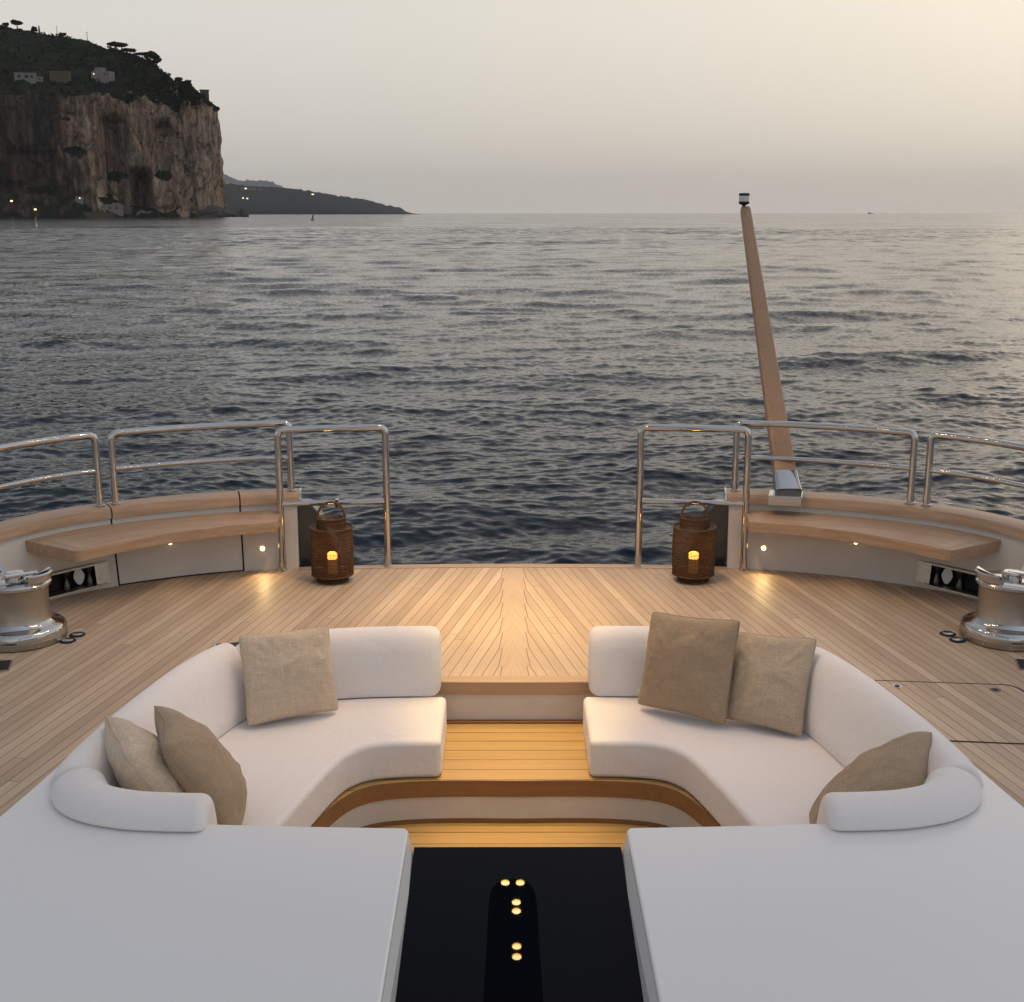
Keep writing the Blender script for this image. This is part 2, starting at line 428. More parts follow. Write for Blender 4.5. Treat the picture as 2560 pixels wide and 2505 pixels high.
# hull: dark sides and transom down into the water
hb = MB()
ho = [(p[0] + .26, p[1] + .10) for p in wall_r]
hl = ho[::-1] ; full = mx(ho, -1)[::-1] + ho
n = len(full)
V = [(p[0], p[1], .40) for p in full] + [(p[0] * .97, p[1] + .15, -.6) for p in full] + [(p[0] * .94, p[1] - .2, SEA - .6) for p in full]
F = []
half = n // 2
for k in range(2):
    for i in range(n - 1):
        if k == 0 and i == half - 1: continue
        F.append((k * n + i, k * n + i + 1, (k + 1) * n + i + 1, (k + 1) * n + i))
hb.add(V, F)
hb.box((0, 9.44, -.4), (3.3, .1, .68))
o = hb.build('hull', M['hull'], angle=30); tag(o, kind='structure')

# ------------------------------------------------------------------ bulwarks
def lerp_path(path, S, s):
    i = 0
    while i < len(S) - 2 and S[i + 1] < s: i += 1
    t = (s - S[i]) / (S[i + 1] - S[i]); return tuple(path[i][k] * (1 - t) + path[i + 1][k] * t for k in (0, 1))
WS = [0.]
for i in range(1, len(wall_r)): WS.append(WS[-1] + math.dist(wall_r[i], wall_r[i - 1]))
def wall_pt(s, z, out=0.):
    """point on the flared inner wall of the right bulwark; out is measured away from the deck"""
    p = lerp_path(wall_r, WS, s); a = lerp_path(wall_r, WS, max(s - .05, 0)); b = lerp_path(wall_r, WS, min(s + .05, WS[-1]))
    dx, dy = b[0] - a[0], b[1] - a[1]; L = math.hypot(dx, dy); nx, ny = -dy / L, dx / L
    f = out + .20 * z
    return (p[0] + nx * f, p[1] + ny * f, z)
def s_of_x(x):
    for i in range(len(wall_r) - 1):
        if wall_r[i][0] <= x <= wall_r[i + 1][0]:
            return WS[i] + (x - wall_r[i][0]) / (wall_r[i + 1][0] - wall_r[i][0]) * (WS[i + 1] - WS[i])
    return WS[-1]
FS0, FS1, FZ0, FZ1 = s_of_x(2.90), s_of_x(3.30), .035, .175
def bulwark(sd, label):
    T = thing('bulwark', label, 'bulwark', (sd * 2.9, 8.9, 0))
    X = lambda P: [(sd * p[0], p[1], p[2]) for p in P]
    cols = sorted(set([round(v, 4) for v in np.linspace(0, WS[-1], 90)] + [FS0, FS1])); zs = [-.01, FZ0, FZ1, .33, .49]
    V = []; F = []
    for s in cols: V += [wall_pt(s, z) for z in zs]
    nz = len(zs)
    for i in range(len(cols) - 1):
        for k in range(nz - 1):
            if k == 1 and FS0 - 1e-6 <= cols[i] and cols[i + 1] <= FS1 + 1e-6: continue
            F.append((i * nz + k, (i + 1) * nz + k, (i + 1) * nz + k + 1, i * nz + k + 1))
    mb = MB().add(X(V), F)
    # end face at the gateway
    E0 = [wall_pt(0, -.01), wall_pt(0, .49), wall_pt(0, .49, .2), wall_pt(0, -.01, .2)]
    mb.add(X(E0), [(0, 1, 2, 3)])
    mb.build('wall', M['wall'], T)
    # cap rail
    prof = [(-.035, .485), (-.035, .53), (-.02, .556), (.02, .565), (.13, .572), (.17, .56), (.185, .53), (.185, .485)]
    N = 80; V = []; F = []; m = len(prof)
    cuts = [(-.02, WS[-1])]
    if sd < 0:
        a, b = s_of_x(2.02), s_of_x(2.84)
        cuts = [(-.02, a - .005), (a + .005, b - .005), (b + .005, WS[-1])]
    for (a, b) in cuts:
        cm = MB()
        V = []; F = []; k = max(4, int((b - a) * 14))
        for i in range(k + 1):
            s = a + (b - a) * i / k
            for (o_, z) in prof:
                q = wall_pt(max(s, 0), .5, o_)
                if s < 0: q = (q[0] + s, q[1], q[2])
                V.append((q[0], q[1], z))
        for i in range(k): F += [(i * m + j, i * m + (j + 1) % m, (i + 1) * m + (j + 1) % m, (i + 1) * m + j) for j in range(m)]
        F += [tuple(range(m)), tuple(k * m + j for j in range(m))]
        cm.add(X(V), F)
        cm.build('cap_rail', M['curve'], T, angle=40)
    em = MB()                                                    # polished end plate of the cap rail
    V = [(wall_pt(0, .5, o_ * 1.03)[0] + dx, wall_pt(0, .5, o_ * 1.03)[1], .528 + (z - .528) * 1.06) for dx in (-.035, -.021) for (o_, z) in prof]
    F = [tuple(range(m)), tuple(range(m, 2 * m))] + [(j, (j + 1) % m, m + (j + 1) % m, m + j) for j in range(m)]
    em.add(X(V), F).build('cap_end', M['chrome'], T, angle=40)
    # dark outer wing that falls away behind the end of the bulwark
    prf = [(1.78, .47), (1.55, .475), (1.49, .40), (1.40, .22), (1.32, .04), (1.26, -.3), (1.78, -.3)]
    wgm = MB(); V = [(sd * x, 9.56 + .10 * (1.6 - x), z) for x, z in prf] + [(sd * x, 9.70 + .3 * (1.6 - x), z) for x, z in prf]
    k = len(prf); wgm.add(V, [tuple(range(k)), tuple(range(k, 2 * k))] + [(i, (i + 1) % k, k + (i + 1) % k, k + i) for i in range(k)])
    wgm.build('outer_wing', M['wing'], T, bevel=.02, segs=3)
    # fairlead recess with rollers
    fr = MB()
    def wbar(s0, s1, z0, z1, o0, o1, mbx):
        P = [wall_pt(s, z, o) for s in (s0, s1) for z in (z0, z1) for o in (o0, o1)]
        mbx.add(X(P), [(0, 1, 3, 2), (4, 6, 7, 5), (0, 4, 5, 1), (2, 3, 7, 6), (0, 2, 6, 4), (1, 5, 7, 3)])
    e = .012
    wbar(FS0 - e, FS1 + e, FZ1, FZ1 + e, -.006, .10, fr); wbar(FS0 - e, FS1 + e, FZ0 - e, FZ0, -.006, .10, fr)
    wbar(FS0 - e, FS0, FZ0, FZ1, -.006, .10, fr); wbar(FS1, FS1 + e, FZ0, FZ1, -.006, .10, fr)
    wbar(FS0, FS0 + .085, FZ0, FZ1, -.004, .004, fr)
    fo = fr.build('fairlead_frame', M['brushed'], T, smooth=False)
    bk = MB(); wbar(FS0 + .085, FS1, FZ0, FZ1, .10, .12, bk); bk.build('fairlead_recess', M['gap'], T, smooth=False)
    for s in (FS0 + .115, FS0 + .285):
        rl = MB()
        q = wall_pt(s, FZ0, .05); q = (sd * q[0], q[1], q[2])
        rl.lathe([(.03, 0), (.03, .025), (.017, .05), (.015, .07), (.017, .09), (.03, .115), (.03, .14)], q, 20)
        rl.build('fairlead_roller', M['roller'], T)
    op = MB()                                                    # solid pale disc in place of daylight through the fairlead's outer hole
    V = []
    for k in range(20):
        a = 2 * math.pi * k / 20; V.append(wall_pt(FS0 + .19 + .04 * math.cos(a) * (1 - .25 * abs(math.sin(a))), .105 + .060 * math.sin(a), .035))
    V2 = [(v[0], v[1] + .006, v[2]) for v in V]
    op.add(X(V + V2), [tuple(range(20)), tuple(range(20, 40))] + [(i, (i + 1) % 20, 20 + (i + 1) % 20, 20 + i) for i in range(20)])
    op.build('fairlead_daylight_disc', M['lens'], T, smooth=False)
    # courtesy lights
    for x, z in ((1.88, .16), (2.50, .262)):
        s = s_of_x(x); q = wall_pt(s, z, -.004); q0 = wall_pt(s - .02, z); q1 = wall_pt(s + .02, z)
        d = Vector((sd * (q1[0] - q0[0]), q1[1] - q0[1], 0)).normalized(); nrm = Vector((-d.y, d.x, 0))
        if nrm.y > 0: nrm = -nrm
        c0 = Vector((sd * q[0], q[1], q[2]))
        for nm, r, th, mt in (('courtesy_light', .024, .006, M['brass']), ('lamp_lens', .017, .010, M['court'])):
            lm = MB(); V = []
            for off in (0, th):
                V += [c0 + nrm * off + d * r * math.cos(2 * math.pi * k / 20) + Vector((0, 0, 1)) * r * math.sin(2 * math.pi * k / 20) for k in range(20)]
            lm.add(V, [tuple(range(20)), tuple(range(20, 40))] + [(i, (i + 1) % 20, 20 + (i + 1) % 20, 20 + i) for i in range(20)])
            if nm == 'courtesy_light': par = lm.build(nm, mt, T, smooth=False)
            else: lm.build(nm, mt, par, smooth=False)
        spot('courtesy_spot', tuple(c0 + nrm * .03), tuple(c0 + nrm * .42 + Vector((0, 0, -.16 if z < .2 else -.3))), 3.6 if z < .2 else .4, 85, .8, .015)
    if sd < 0:                                                   # boarding door let into the bulwark
        sm = MB()
        for x in (2.02, 2.84):
            s = s_of_x(x); wbar(s - .006, s + .006, 0, .485, -.0025, .002, sm)
            P = [wall_pt(s + ds, .5, o_)[:2] + (z,) for ds in (-.004, .004) for (o_, z) in ((-.03, .49), (-.03, .54), (.17, .55), (.17, .49))]
            sm.add(X(P), [(0, 1, 2, 3), (4, 5, 6, 7), (0, 1, 5, 4), (1, 2, 6, 5), (2, 3, 7, 6), (3, 0, 4, 7)])
        s0, s1 = s_of_x(2.02), s_of_x(2.84)
        for i in range(12): wbar(s0 + (s1 - s0) * i / 12, s0 + (s1 - s0) * (i + 1) / 12, .0, .009, -.003, .002, sm)
        sm.build('door_seam', M['gap'], T, smooth=False)
    return T
bulwark(-1, 'port cream bulwark with teak cap, boarding door seams and a fairlead, at left')
bulwark(1, 'starboard cream bulwark with unbroken teak cap carrying the flagstaff, at right')

# ------------------------------------------------------------------ teak benches on the bulwarks
def bench(sd, label):
    T = thing('bench', label, 'bench', (sd * 2.5, 8.95, .36))
    zt, th = .44, .08
    front = cr([(1.71, 9.085), (2.05, 8.96), (2.43, 8.725), (2.72, 8.47), (2.875, 8.275)], 6)
    a, b = s_of_x(1.73), s_of_x(3.26)
    back = [wall_pt(a + (b - a) * i / 22, .42, .004)[:2] for i in range(23)]
    # rounded outer corner
    cor = fillet([(2.72, 8.47, 0), (2.90, 8.235, 0), (3.28, 8.60, 0)], .07, 6)[1:-1]
    poly = front[:-6] + [(p[0], p[1]) for p in cor] + back[::-1]
    poly = mx(poly, sd)
    slab('seat_board', poly, zt - th, zt, M['curve'], T, .006, 2)
    # end boards across the grain, 2 mm proud
    for (p, q, wd) in (((1.735, 9.09), (1.80, 9.44), .085), ((2.885, 8.305), (3.215, 8.565), .085)):
        d = Vector((q[0] - p[0], q[1] - p[1], 0)); L = d.length; d.normalize(); nn = Vector((-d.y, d.x, 0))
        if p[0] < 2: nn = -nn
        P = [Vector((*p, 0)), Vector((*q, 0)), Vector((*q, 0)) + nn * wd, Vector((*p, 0)) + nn * wd]
        mb = MB().prism(mx([(v.x, v.y) for v in P], sd), zt - .001, zt + .002); mb.build('end_board', M['board_y'], T, smooth=False)
    for x in (2.1, 2.75):
        br = MB()
        q = wall_pt(s_of_x(x), .34, -.06); br.box((sd * q[0], q[1], .33), (.03, .14, .05), sd * -.4)
        br.build('bracket', M['brushed'], T, smooth=False)
    return T
bench(-1, 'curved teak bench on the port bulwark at left, with one bare rounded end')
bench(1, 'curved teak bench on the starboard bulwark at right, beneath the flagstaff foot')

# ------------------------------------------------------------------ rails
def flange(mb, p, r=.036):
    mb.lathe([(r, 0), (r, .008), (.028, .014), (.028, .07)], p, 18)
def gate_rail(sd, label):
    T = thing('gate_rail', label, 'railing', (sd * 1.34, 9.40, 0), 'tube rails beside the stern opening')
    a, b = Vector((sd * .95, 9.455, 0)), Vector((sd * 1.73, 9.345, 0))
    up = Vector((0, 0, 1))
    MB().tube(fillet([a, a + up * 1.07, b + up * 1.07, b], .055, 8), .0255, 16).build('frame', M['chrome'], T)
    MB().tube([a + up * .51, b + up * .51], .019, 14).build('cross_rail', M['chrome'], T)
    for q in (a, b): f = MB(); flange(f, q); f.build('foot', M['chrome'], T)
    if sd < 0:
        c = a.lerp(b, .47) + up * .51
        h = MB().box((c.x, c.y, c.z - .004), (.026, .046, .062)); h.build('latch', M['chrome'], T, bevel=.004)
gate_rail(-1, 'low gate rail left of the stern opening, with a latch above the lantern')
gate_rail(1, 'low gate rail right of the stern opening, near the flagstaff')
def guard_rail(sd, label, p0, p1, n, first):
    T = thing('guard_rail', label, 'railing', (sd * (p0[0] + p1[0]) / 2, (p0[1] + p1[1]) / 2, .56), 'steel guard rails on the bulwarks')
    s0, s1 = s_of_x(p0[0]), WS[-1] if p1[0] > 3.5 else s_of_x(p1[0])
    if p1[0] > 3.5:
        s1 = WS[0]
        for i, p in enumerate(wall_r):
            if p[1] > p1[1]: s1 = WS[i]
    pts = []
    for i in range(n + 1):
        q = wall_pt(s0 + (s1 - s0) * i / n, .5, .055); pts.append(Vector((sd * q[0], q[1], 1.085)))
    lo = [Vector((p.x, p.y, .568)) for p in (pts[0], pts[-1])]
    MB().tube(fillet([lo[0]] + pts + [lo[1]], .055, 7), .0245, 16).build('frame', M['chrome'], T)
    MB().tube([Vector((p.x, p.y, .825)) for p in pts], .0175, 14).build('cross_rail', M['chrome'], T)
    for q in lo: f = MB(); flange(f, q); f.build('foot', M['chrome'], T)
    if p1[0] > 3.5:
        m_ = pts[len(pts) // 2]; MB().tube([(m_.x, m_.y, .568), (m_.x, m_.y, 1.08)], .022, 14).build('post', M['chrome'], T)
guard_rail(-1, 'curved guard rail above the port bench, left of the stern opening', (1.66, 0), (2.795, 0), 12, 1)
guard_rail(-1, 'guard rail running out of the photo at the far left', (2.885, 0), (3.7, 6.6), 16, 0)
guard_rail(1, 'curved guard rail above the starboard bench, passing in front of the flagstaff', (1.66, 0), (2.795, 0), 12, 1)
guard_rail(1, 'guard rail running out of the photo at the far right', (2.885, 0), (3.7, 6.6), 16, 0)

# ------------------------------------------------------------------ flagstaff
def flagstaff():
    bx, by = 2.035, 9.345
    T = thing('flagstaff', 'leaning wooden flagstaff with a small lamp on top and chrome foot', 'flagstaff', (bx, by, .56))
    an = R(-24)
    MB().box((bx - .015, by - .01, .555), (.245, .21, .075), an * .6).build('base_plate', M['chrome'], T, bevel=.006)
    top = Vector((2.005, 11.38, 2.66)); foot = Vector((bx, by, .60))
    ax = (top - foot).normalized()
    xa = Vector((1, 0, 0)); xa = (xa - ax * xa.dot(ax)).normalized(); ya = ax.cross(xa)
    def ring(p, wx, wy, n=20, k=6):
        o = []
        for i in range(n):
            a = 2 * math.pi * i / n; c, s = math.cos(a), math.sin(a)
            o.append(p + xa * wx / 2 * math.copysign(abs(c) ** (2 / k), c) + ya * wy / 2 * math.copysign(abs(s) ** (2 / k), s))
        return o
    def loft(name, secs, mt):
        V = []; n = 20
        for p, wx, wy in secs: V += ring(p, wx, wy, n)
        F = [(i * n + k, i * n + (k + 1) % n, (i + 1) * n + (k + 1) % n, (i + 1) * n + k) for i in range(len(secs) - 1) for k in range(n)]
        F += [tuple(range(n)), tuple((len(secs) - 1) * n + k for k in range(n))]
        return MB().add(V, F).build(name, mt, T, angle=40)
    L = (top - foot).length
    loft('foot', [(foot - ax * .02, .20, .16), (foot + ax * .04, .185, .14), (foot + ax * .16, .174, .115)], M['chrome'])
    loft('pole', [(foot + ax * .165, .166, .10), (foot + ax * L * .5, .128, .085), (foot + ax * (L - .02), .085, .06), (foot + ax * L, .075, .05)], M['pole'])
    lp = thing('', None, None); bpy.data.objects.remove(lp)
    c = top + Vector((-.012, .0, .012))
    lamp = MB().lathe([(.012, -.01), (.016, .0), (.012, .012), (.040, .026), (.046, .03), (.046, .045)], c, 24).build('lamp', M['black'], T)
    MB().lathe([(.043, .045), (.043, .095)], c, 24).build('lamp_lens', M['lens'], lamp)
    MB().lathe([(.046, .095), (.046, .112), (.03, .117)], c, 24).build('lamp_cap', M['black'], lamp)
flagstaff()

# ------------------------------------------------------------------ lanterns
def make_lantern():
    T = thing('lantern', 'x', 'lantern', (0, 0, 0), 'rattan lanterns on the stern deck')
    def weave(name, prof, nu, wire, mt=M['rattan']):
        V = []; F = []; n = nu
        for j, (r, z) in enumerate(prof):
            V += [(r * math.cos(2 * math.pi * (k + .5 * (j % 2)) / n), r * math.sin(2 * math.pi * (k + .5 * (j % 2)) / n), z) for k in range(n)]
        for i in range(len(prof) - 1):
            F += [(i * n + k, i * n + (k + 1) % n, (i + 1) * n + (k + 1) % n, (i + 1) * n + k) for k in range(n)]
        o = mesh(name, V, F, mt, T, smooth=False)
        wm = o.modifiers.new('wire', 'WIREFRAME'); wm.thickness = wire; wm.use_even_offset = False
        return o
    rb = lambda z: .148 + .006 * math.sin(math.pi * (z - .05) / .35)
    weave('woven_body', [(rb(.055), .055 + 0 * i) if i == 0 else (rb(.05 + .0105 * i), .05 + .0105 * i) for i in range(0, 34)], 92, .0060)
    weave('woven_neck', [(.094, .385 + .0085 * i) for i in range(0, 10)], 60, .0056)
    weave('woven_base', [(.112, .0 + .007 * i) for i in range(0, 8)], 64, .007)
    def torus(r, z, t_):
        m_ = MB(); m_.tube([(r * math.cos(2 * math.pi * k / 40), r * math.sin(2 * math.pi * k / 40), z) for k in range(40)], t_, 8, closed=True); m_.build('rim', M['rattan'], T)
    torus(.150, .052, .006); torus(.152, .402, .0065); torus(.096, .47, .0055); torus(.112, .004, .006); torus(.112, .052, .005)
    dk = MB().lathe([(.148, .052), (.0, .053)], n=40); dk.build('shelf', M['rattan'], T)
    MB().lathe([(.15, .398), (.095, .392), (.095, .388), (.15, .394)], n=40, close=True).build('shoulder', M['rattan'], T)
    h = [(.10 * math.cos(math.pi * k / 24), 0, .44 + .145 * math.sin(math.pi * k / 24) ** .8) for k in range(25)]
    MB().tube([(.101, 0, .40)] + h + [(-.101, 0, .40)], .0085, 10).build('handle', M['rattan'], T)
    cd = MB().lathe([(.036, .055), (.036, .165), (.0, .166)], n=24).build('candle', M['wax'], T)
    MB().lathe([(.0355, .166), (.036, .168), (.0355, .203), (.028, .210), (.0, .208)], n=24).build('flame_glow', M['flame'], cd)
    return T
lan = make_lantern()
def kids(o): return [c for c in bpy.data.objects if c.parent == o]
def dup(o, parent=None):
    c = o.copy(); COL.objects.link(c)
    if parent: c.parent = parent
    for k in kids(o):
        if k is not c: dup(k, c)
    return c
lan2 = dup(lan)
for o, x, rz, lb in ((lan, -1.318, .25, 'brown rattan lantern with a candle, under the latched left gate rail'), (lan2, 1.312, -.12, 'brown rattan lantern with a candle, under the right gate rail')):
    o.location = (x, 9.07, .002); o.rotation_euler = (0, 0, rz); o['label'] = lb
    l = bpy.data.lights.new('candle_light', 'POINT'); l.energy = 1.1; l.shadow_soft_size = .03; l.color = (1., .45, .12)
    lo_ = bpy.data.objects.new('candle_light', l); COL.objects.link(lo_); lo_.location = (x, 9.07, .27)

# ------------------------------------------------------------------ capstans and deck fittings
def capstan(sd, label):
    cx, cy = sd * 3.115, 7.76
    T = thing('capstan', label, 'capstan', (cx, cy, 0), 'capstans by the fairleads')
    c = (cx, cy, 0)
    MB().lathe([(.275, 0), (.285, .01), (.287, .045), (.283, .048)], c, 64).build('base_ring', M['brushed'], T)
    for k in range(12):
        bt = MB()
        a = k * math.pi / 6 + .2; d = Vector((math.cos(a), math.sin(a), 0))
        V = []
        for off in (.284, .292):
            V += [Vector(c) + d * off + Vector((-d.y, d.x, 0)) * .007 * math.cos(q * math.pi / 4) + Vector((0, 0, .024 + .007 * math.sin(q * math.pi / 4))) for q in range(8)]
        bt.add(V, [tuple(range(8)), tuple(range(8, 16))] + [(i, (i + 1) % 8, 8 + (i + 1) % 8, 8 + i) for i in range(8)])
        bt.build('bolt', M['chrome'], T, smooth=False)
    MB().lathe([(.284, .050), (.284, .078), (.276, .094), (.262, .104), (.235, .112), (.215, .124), (.205, .14)], c, 64).build('skirt', M['chrome'], T)
    MB().lathe([(.203, .14), (.193, .17), (.188, .24), (.190, .33), (.196, .352)], c, 64).build('drum', M['brushed'], T)
    MB().lathe([(.205, .350), (.213, .358), (.214, .374), (.205, .384), (.17, .392), (.08, .394), (0, .394)], c, 64).build('cap', M['chrome'], T)
    # raised slotted horns and the centre boss of the line holder
    for a0 in (R(-12) if sd < 0 else R(192), R(168) if sd < 0 else R(12)):
        hm = MB(); V = []; n = 9; aw = R(36)
        for ri, (r, z) in enumerate(((.085, .396), (.15, .418), (.225, .448), (.235, .44), (.226, .40), (.20, .385), (.085, .386))):
            for k in range(n):
                a = a0 - aw + 2 * aw * k / (n - 1); rr = r * (1 - .10 * (abs(k - 4) / 4) ** 2 * (r > .2))
                V.append((cx + rr * math.cos(a), cy + rr * math.sin(a), z))
        F = [(i * n + k, i * n + k + 1, ((i + 1) % 7) * n + k + 1, ((i + 1) % 7) * n + k) for i in range(7) for k in range(n - 1)]
        F += [tuple(i * n for i in range(7)), tuple(i * n + n - 1 for i in range(7))]
        ho_ = hm.add(V, F).build('horn', M['chrome'], T, angle=30)
        for da in (-.36, -.1, .16, .42):
            sl_ = MB()
            a = a0 + da; d = Vector((math.cos(a), math.sin(a), 0))
            p = Vector(c) + d * .178 + Vector((0, 0, .4305))
            rot = Matrix.Rotation(a, 3, 'Z') @ Matrix.Rotation(R(-22), 3, 'Y')
            sl_.box(p, (.085, .007, .006), rot=rot)
            sl_.build('slot', M['black'], ho_, smooth=False)
    MB().lathe([(.062, .392), (.062, .425), (.05, .436), (0, .438)], c, 32).build('boss', M['chrome'], T)
    MB().box((cx + .06, cy - .05, .432), (.20, .05, .016), R(-35) * sd).build('lever', M['chrome'], T, bevel=.005)
capstan(-1, 'steel capstan cut by the left edge of the photo')
capstan(1, 'steel capstan cut by the right edge of the photo')
first = None
for (x, y, lb) in ((-2.778, 7.825, 'left foot switch of steel, farther of the pair by the left capstan'), (-2.799, 7.706, 'left foot switch of steel, nearer of the pair by the left capstan'),
                   (2.763, 7.824, 'round steel foot switch, farther of the pair by the right capstan'), (2.784, 7.704, 'round steel foot switch, nearer of the pair by the right capstan')):
    T = thing('foot_switch', lb, 'foot switch', (x, y, 0), 'round foot switches in the deck')
    MB().lathe([(.05, .0), (.05, .006), (.044, .009), (.038, .007)], (x, y, 0), 28).build('bezel', M['black'], T)
    MB().lathe([(.037, .0), (.037, .012), (.03, .016), (0, .017)], (x, y, 0), 28).build('button', M['chrome'], T)
for sd, lb in ((-1, 'flat black pop-up cleat plate at the left photo edge'), (1, 'flat black pop-up cleat plate at the right photo edge')):
    T = thing('cleat_plate', lb, 'cleat', (sd * 3.08, 7.22, 0))
    MB().box((sd * 3.09, 7.23, .006), (.20, .17, .010), sd * R(-14)).build('plate', M['black'], T, bevel=.003)
    MB().box((sd * 3.09, 7.23, .004), (.215, .185, .008), sd * R(-14)).build('rim', M['brushed'], T, bevel=.002)
for sd, lb in ((-1, 'raised chrome-edged cleat box behind the corner of the left sofa'), (1, 'raised chrome-edged cleat box behind the corner of the right sofa')):
    T = thing('cleat_box', lb, 'cleat', (sd * 1.72, 7.47, 0))
    MB().box((sd * 1.71, 7.46, .02), (.20, .22, .04), sd * R(-12)).build('body', M['black'], T, bevel=.006)
    MB().box((sd * 1.822, 7.455, .022), (.024, .22, .047), sd * R(-12)).build('trim', M['chrome'], T, bevel=.004)
# flush hatch on the right
T = thing('deck_hatch', 'flush teak deck hatch with dark seam right of the sofa', 'hatch', (2.45, 6.5, 0))
hp = fillet([(1.98, 7.012, 0), (2.84, 6.925, 0), (3.02, 6.03, 0)], .09, 6)
g = MB()
out_ = [(1.98, 7.012)] + [(p.x, p.y) for p in hp[1:-1]] + [(3.02, 6.03), (2.05, 6.135)]
inn = [(1.985, 6.995)] + [(p.x - .014, p.y - .016) for p in hp[1:-1]] + [(3.006, 6.044), (2.055, 6.149)]
n = len(out_)
V = [(*p, .0015) for p in out_] + [(*p, .0015) for p in inn]
g.add(V, [(i, (i + 1) % n, n + (i + 1) % n, n + i) for i in range(n)]).build('seam', M['gap'], T, smooth=False)
MB().prism(inn, -.02, .003).build('lid', M['deck'], T, smooth=False)
for x, y in ((2.165, 6.89), (2.70, 6.833)):
    la = MB().lathe([(.030, .003), (.030, .006), (.016, .0065)], (x, y, 0), 24).build('latch', M['chrome'], T)
    MB().lathe([(.016, .003), (.016, .0075), (0, .0075)], (x, y, 0), 20).build('keyhole', M['black'], la)

# ------------------------------------------------------------------ lounge moulding, panel, steps
PADX = .4285; PZ = .25
tz = lambda y: .195 + (y - 4.64) * math.tan(R(5))
def moulding(sd, label):
    T = thing('lounge_moulding', label, 'sun deck', (sd * 1.3, 4.0, 0))
    inn = [(PADX, 1.4), (PADX, 4.665), (PADX + .012, 4.695), (.80, 4.708), (1.20, 4.73), (1.50, 4.80), (1.70, 4.93), (1.775, 5.12), (1.755, 5.45), (1.70, 6.05), (1.60, 6.42), (1.42, 6.68), (1.12, 6.84), (.52, 6.87)]
    poly = inn[:5] + cr(inn[4:], 3)[1:] + [(.52, 6.99)] + coam_r[1:]
    slab('moulding_top', mx(poly, sd), -.50, PZ, M['gel'], T, .012, 3)
    V = []
    for y in (1.4, 4.60, 4.668):
        q = .402 if y < 4.62 else .412
        V += [(sd * (PADX + .003), y, .236), (sd * q, y, tz(min(y, 4.62)) - .03), (sd * (PADX + .003), y, tz(min(y, 4.62)) - .03)]
    MB().add(V, [(0, 1, 2), (6, 7, 8)] + [(i * 3 + k, i * 3 + (k + 1) % 3, i * 3 + 3 + (k + 1) % 3, i * 3 + 3 + k) for i in (0, 1) for k in range(3)]).build('inner_bevel', M['gel'], T, smooth=False)
    return T
moulding(-1, 'left white gelcoat sun deck with the left sofa sunk into it')
moulding(1, 'right white gelcoat sun deck with the right sofa sunk into it')
tz = lambda y: .195 + (y - 4.64) * math.tan(R(5))
T = thing('glass_panel', 'glossy black glass panel between the two white sun decks, reflecting lamps', 'glass panel', (0, 4.0, .1))
V = []
for (y) in (1.4, 4.64):
    for x in (-PADX - .0, PADX + .0):
        xx = math.copysign(.406, x)
        V += [(xx, y, tz(y)), (xx, y, tz(y) - .03)]
MB().add(V, [(0, 2, 6, 4), (1, 5, 7, 3), (0, 1, 3, 2), (4, 6, 7, 5), (0, 4, 5, 1), (2, 3, 7, 6)]).build('glass', M['glass'], T, smooth=False, bevel=.003)
MB().box((0, 4.62, .03), (.84, .03, .25)).build('support', M['hull'], T, smooth=False)

T = thing('entry_steps', 'curved teak steps leading down from the stern deck between the sofas', 'steps', (0, 6.6, -.5))
# deck nosing
nb = MB()
xs = np.linspace(-.62, .62, 21)
P = [(x, 6.975 + .035 * (x / .62) ** 2 * 0 - .0 * x) for x in xs]
nb.prism([(x, 6.978 - .01 * (1 - (x / .62) ** 2)) for x in xs] + [(x, 7.072) for x in xs[::-1]], -.075, .004)
nb.build('top_nosing', M['board_x'], T, bevel=.006)
MB().prism([(-.62, 6.985), (.62, 6.985), (.62, 7.06), (-.62, 7.06)], -.232, -.075).build('upper_riser', M['riser'], T, smooth=False)
MB().prism([(-.62, 6.955), (.62, 6.955), (.62, 6.984), (-.62, 6.984)], -.262, -.236).build('kick_strip', M['varnish'], T, smooth=False)
half_edge = [(0, 6.195), (.30, 6.20), (.55, 6.185), (.74, 6.135), (.85, 6.03), (.93, 5.85), (.985, 5.65), (1.06, 5.28), (1.10, 4.9), (1.12, 4.74)]
er = cr(half_edge, 5)
def edge_off(o_):
    N = normals2d(er); pr_ = []
    for p, nn in zip(er, N): pr_.append((max(p[0] + nn[0] * o_, 0) if p[0] > 0 else 0, p[1] + nn[1] * o_))
    return mx(pr_[::-1], -1)[:-1] + pr_
def band(lo, hi, o_front, th, name, mt):
    a = edge_off(o_front); b = edge_off(o_front + th)
    n = len(a)
    V = [(*p, lo) for p in a] + [(*p, hi) for p in a] + [(*p, hi) for p in b] + [(*p, lo) for p in b]
    F = []
    for i in range(n - 1):
        for k in range(4): F.append((k * n + i, k * n + i + 1, ((k + 1) % 4) * n + i + 1, ((k + 1) % 4) * n + i))
    F += [(0, n, 2 * n, 3 * n), (n - 1, 2 * n - 1, 3 * n - 1, 4 * n - 1)]
    return MB().add(V, F).build(name, mt, T, angle=50)
tread = edge_off(.0) + [(1.35, 4.74), (1.75, 5.2), (1.70, 6.1), (1.4, 6.7), (1.0, 6.956), (-1.0, 6.956), (-1.4, 6.7), (-1.70, 6.1), (-1.75, 5.2), (-1.35, 4.74)]
MB().prism(tread, -.262, -.245).build('tread', M['tread'], T, smooth=False)
band(-.335, -.2452, -.006, .02, 'tread_nosing', M['varnish'])
band(-.462, -.335, .008, .02, 'lower_riser', M['riser'])
band(-.492, -.462, .010, .02, 'lower_kick_strip', M['varnish'])
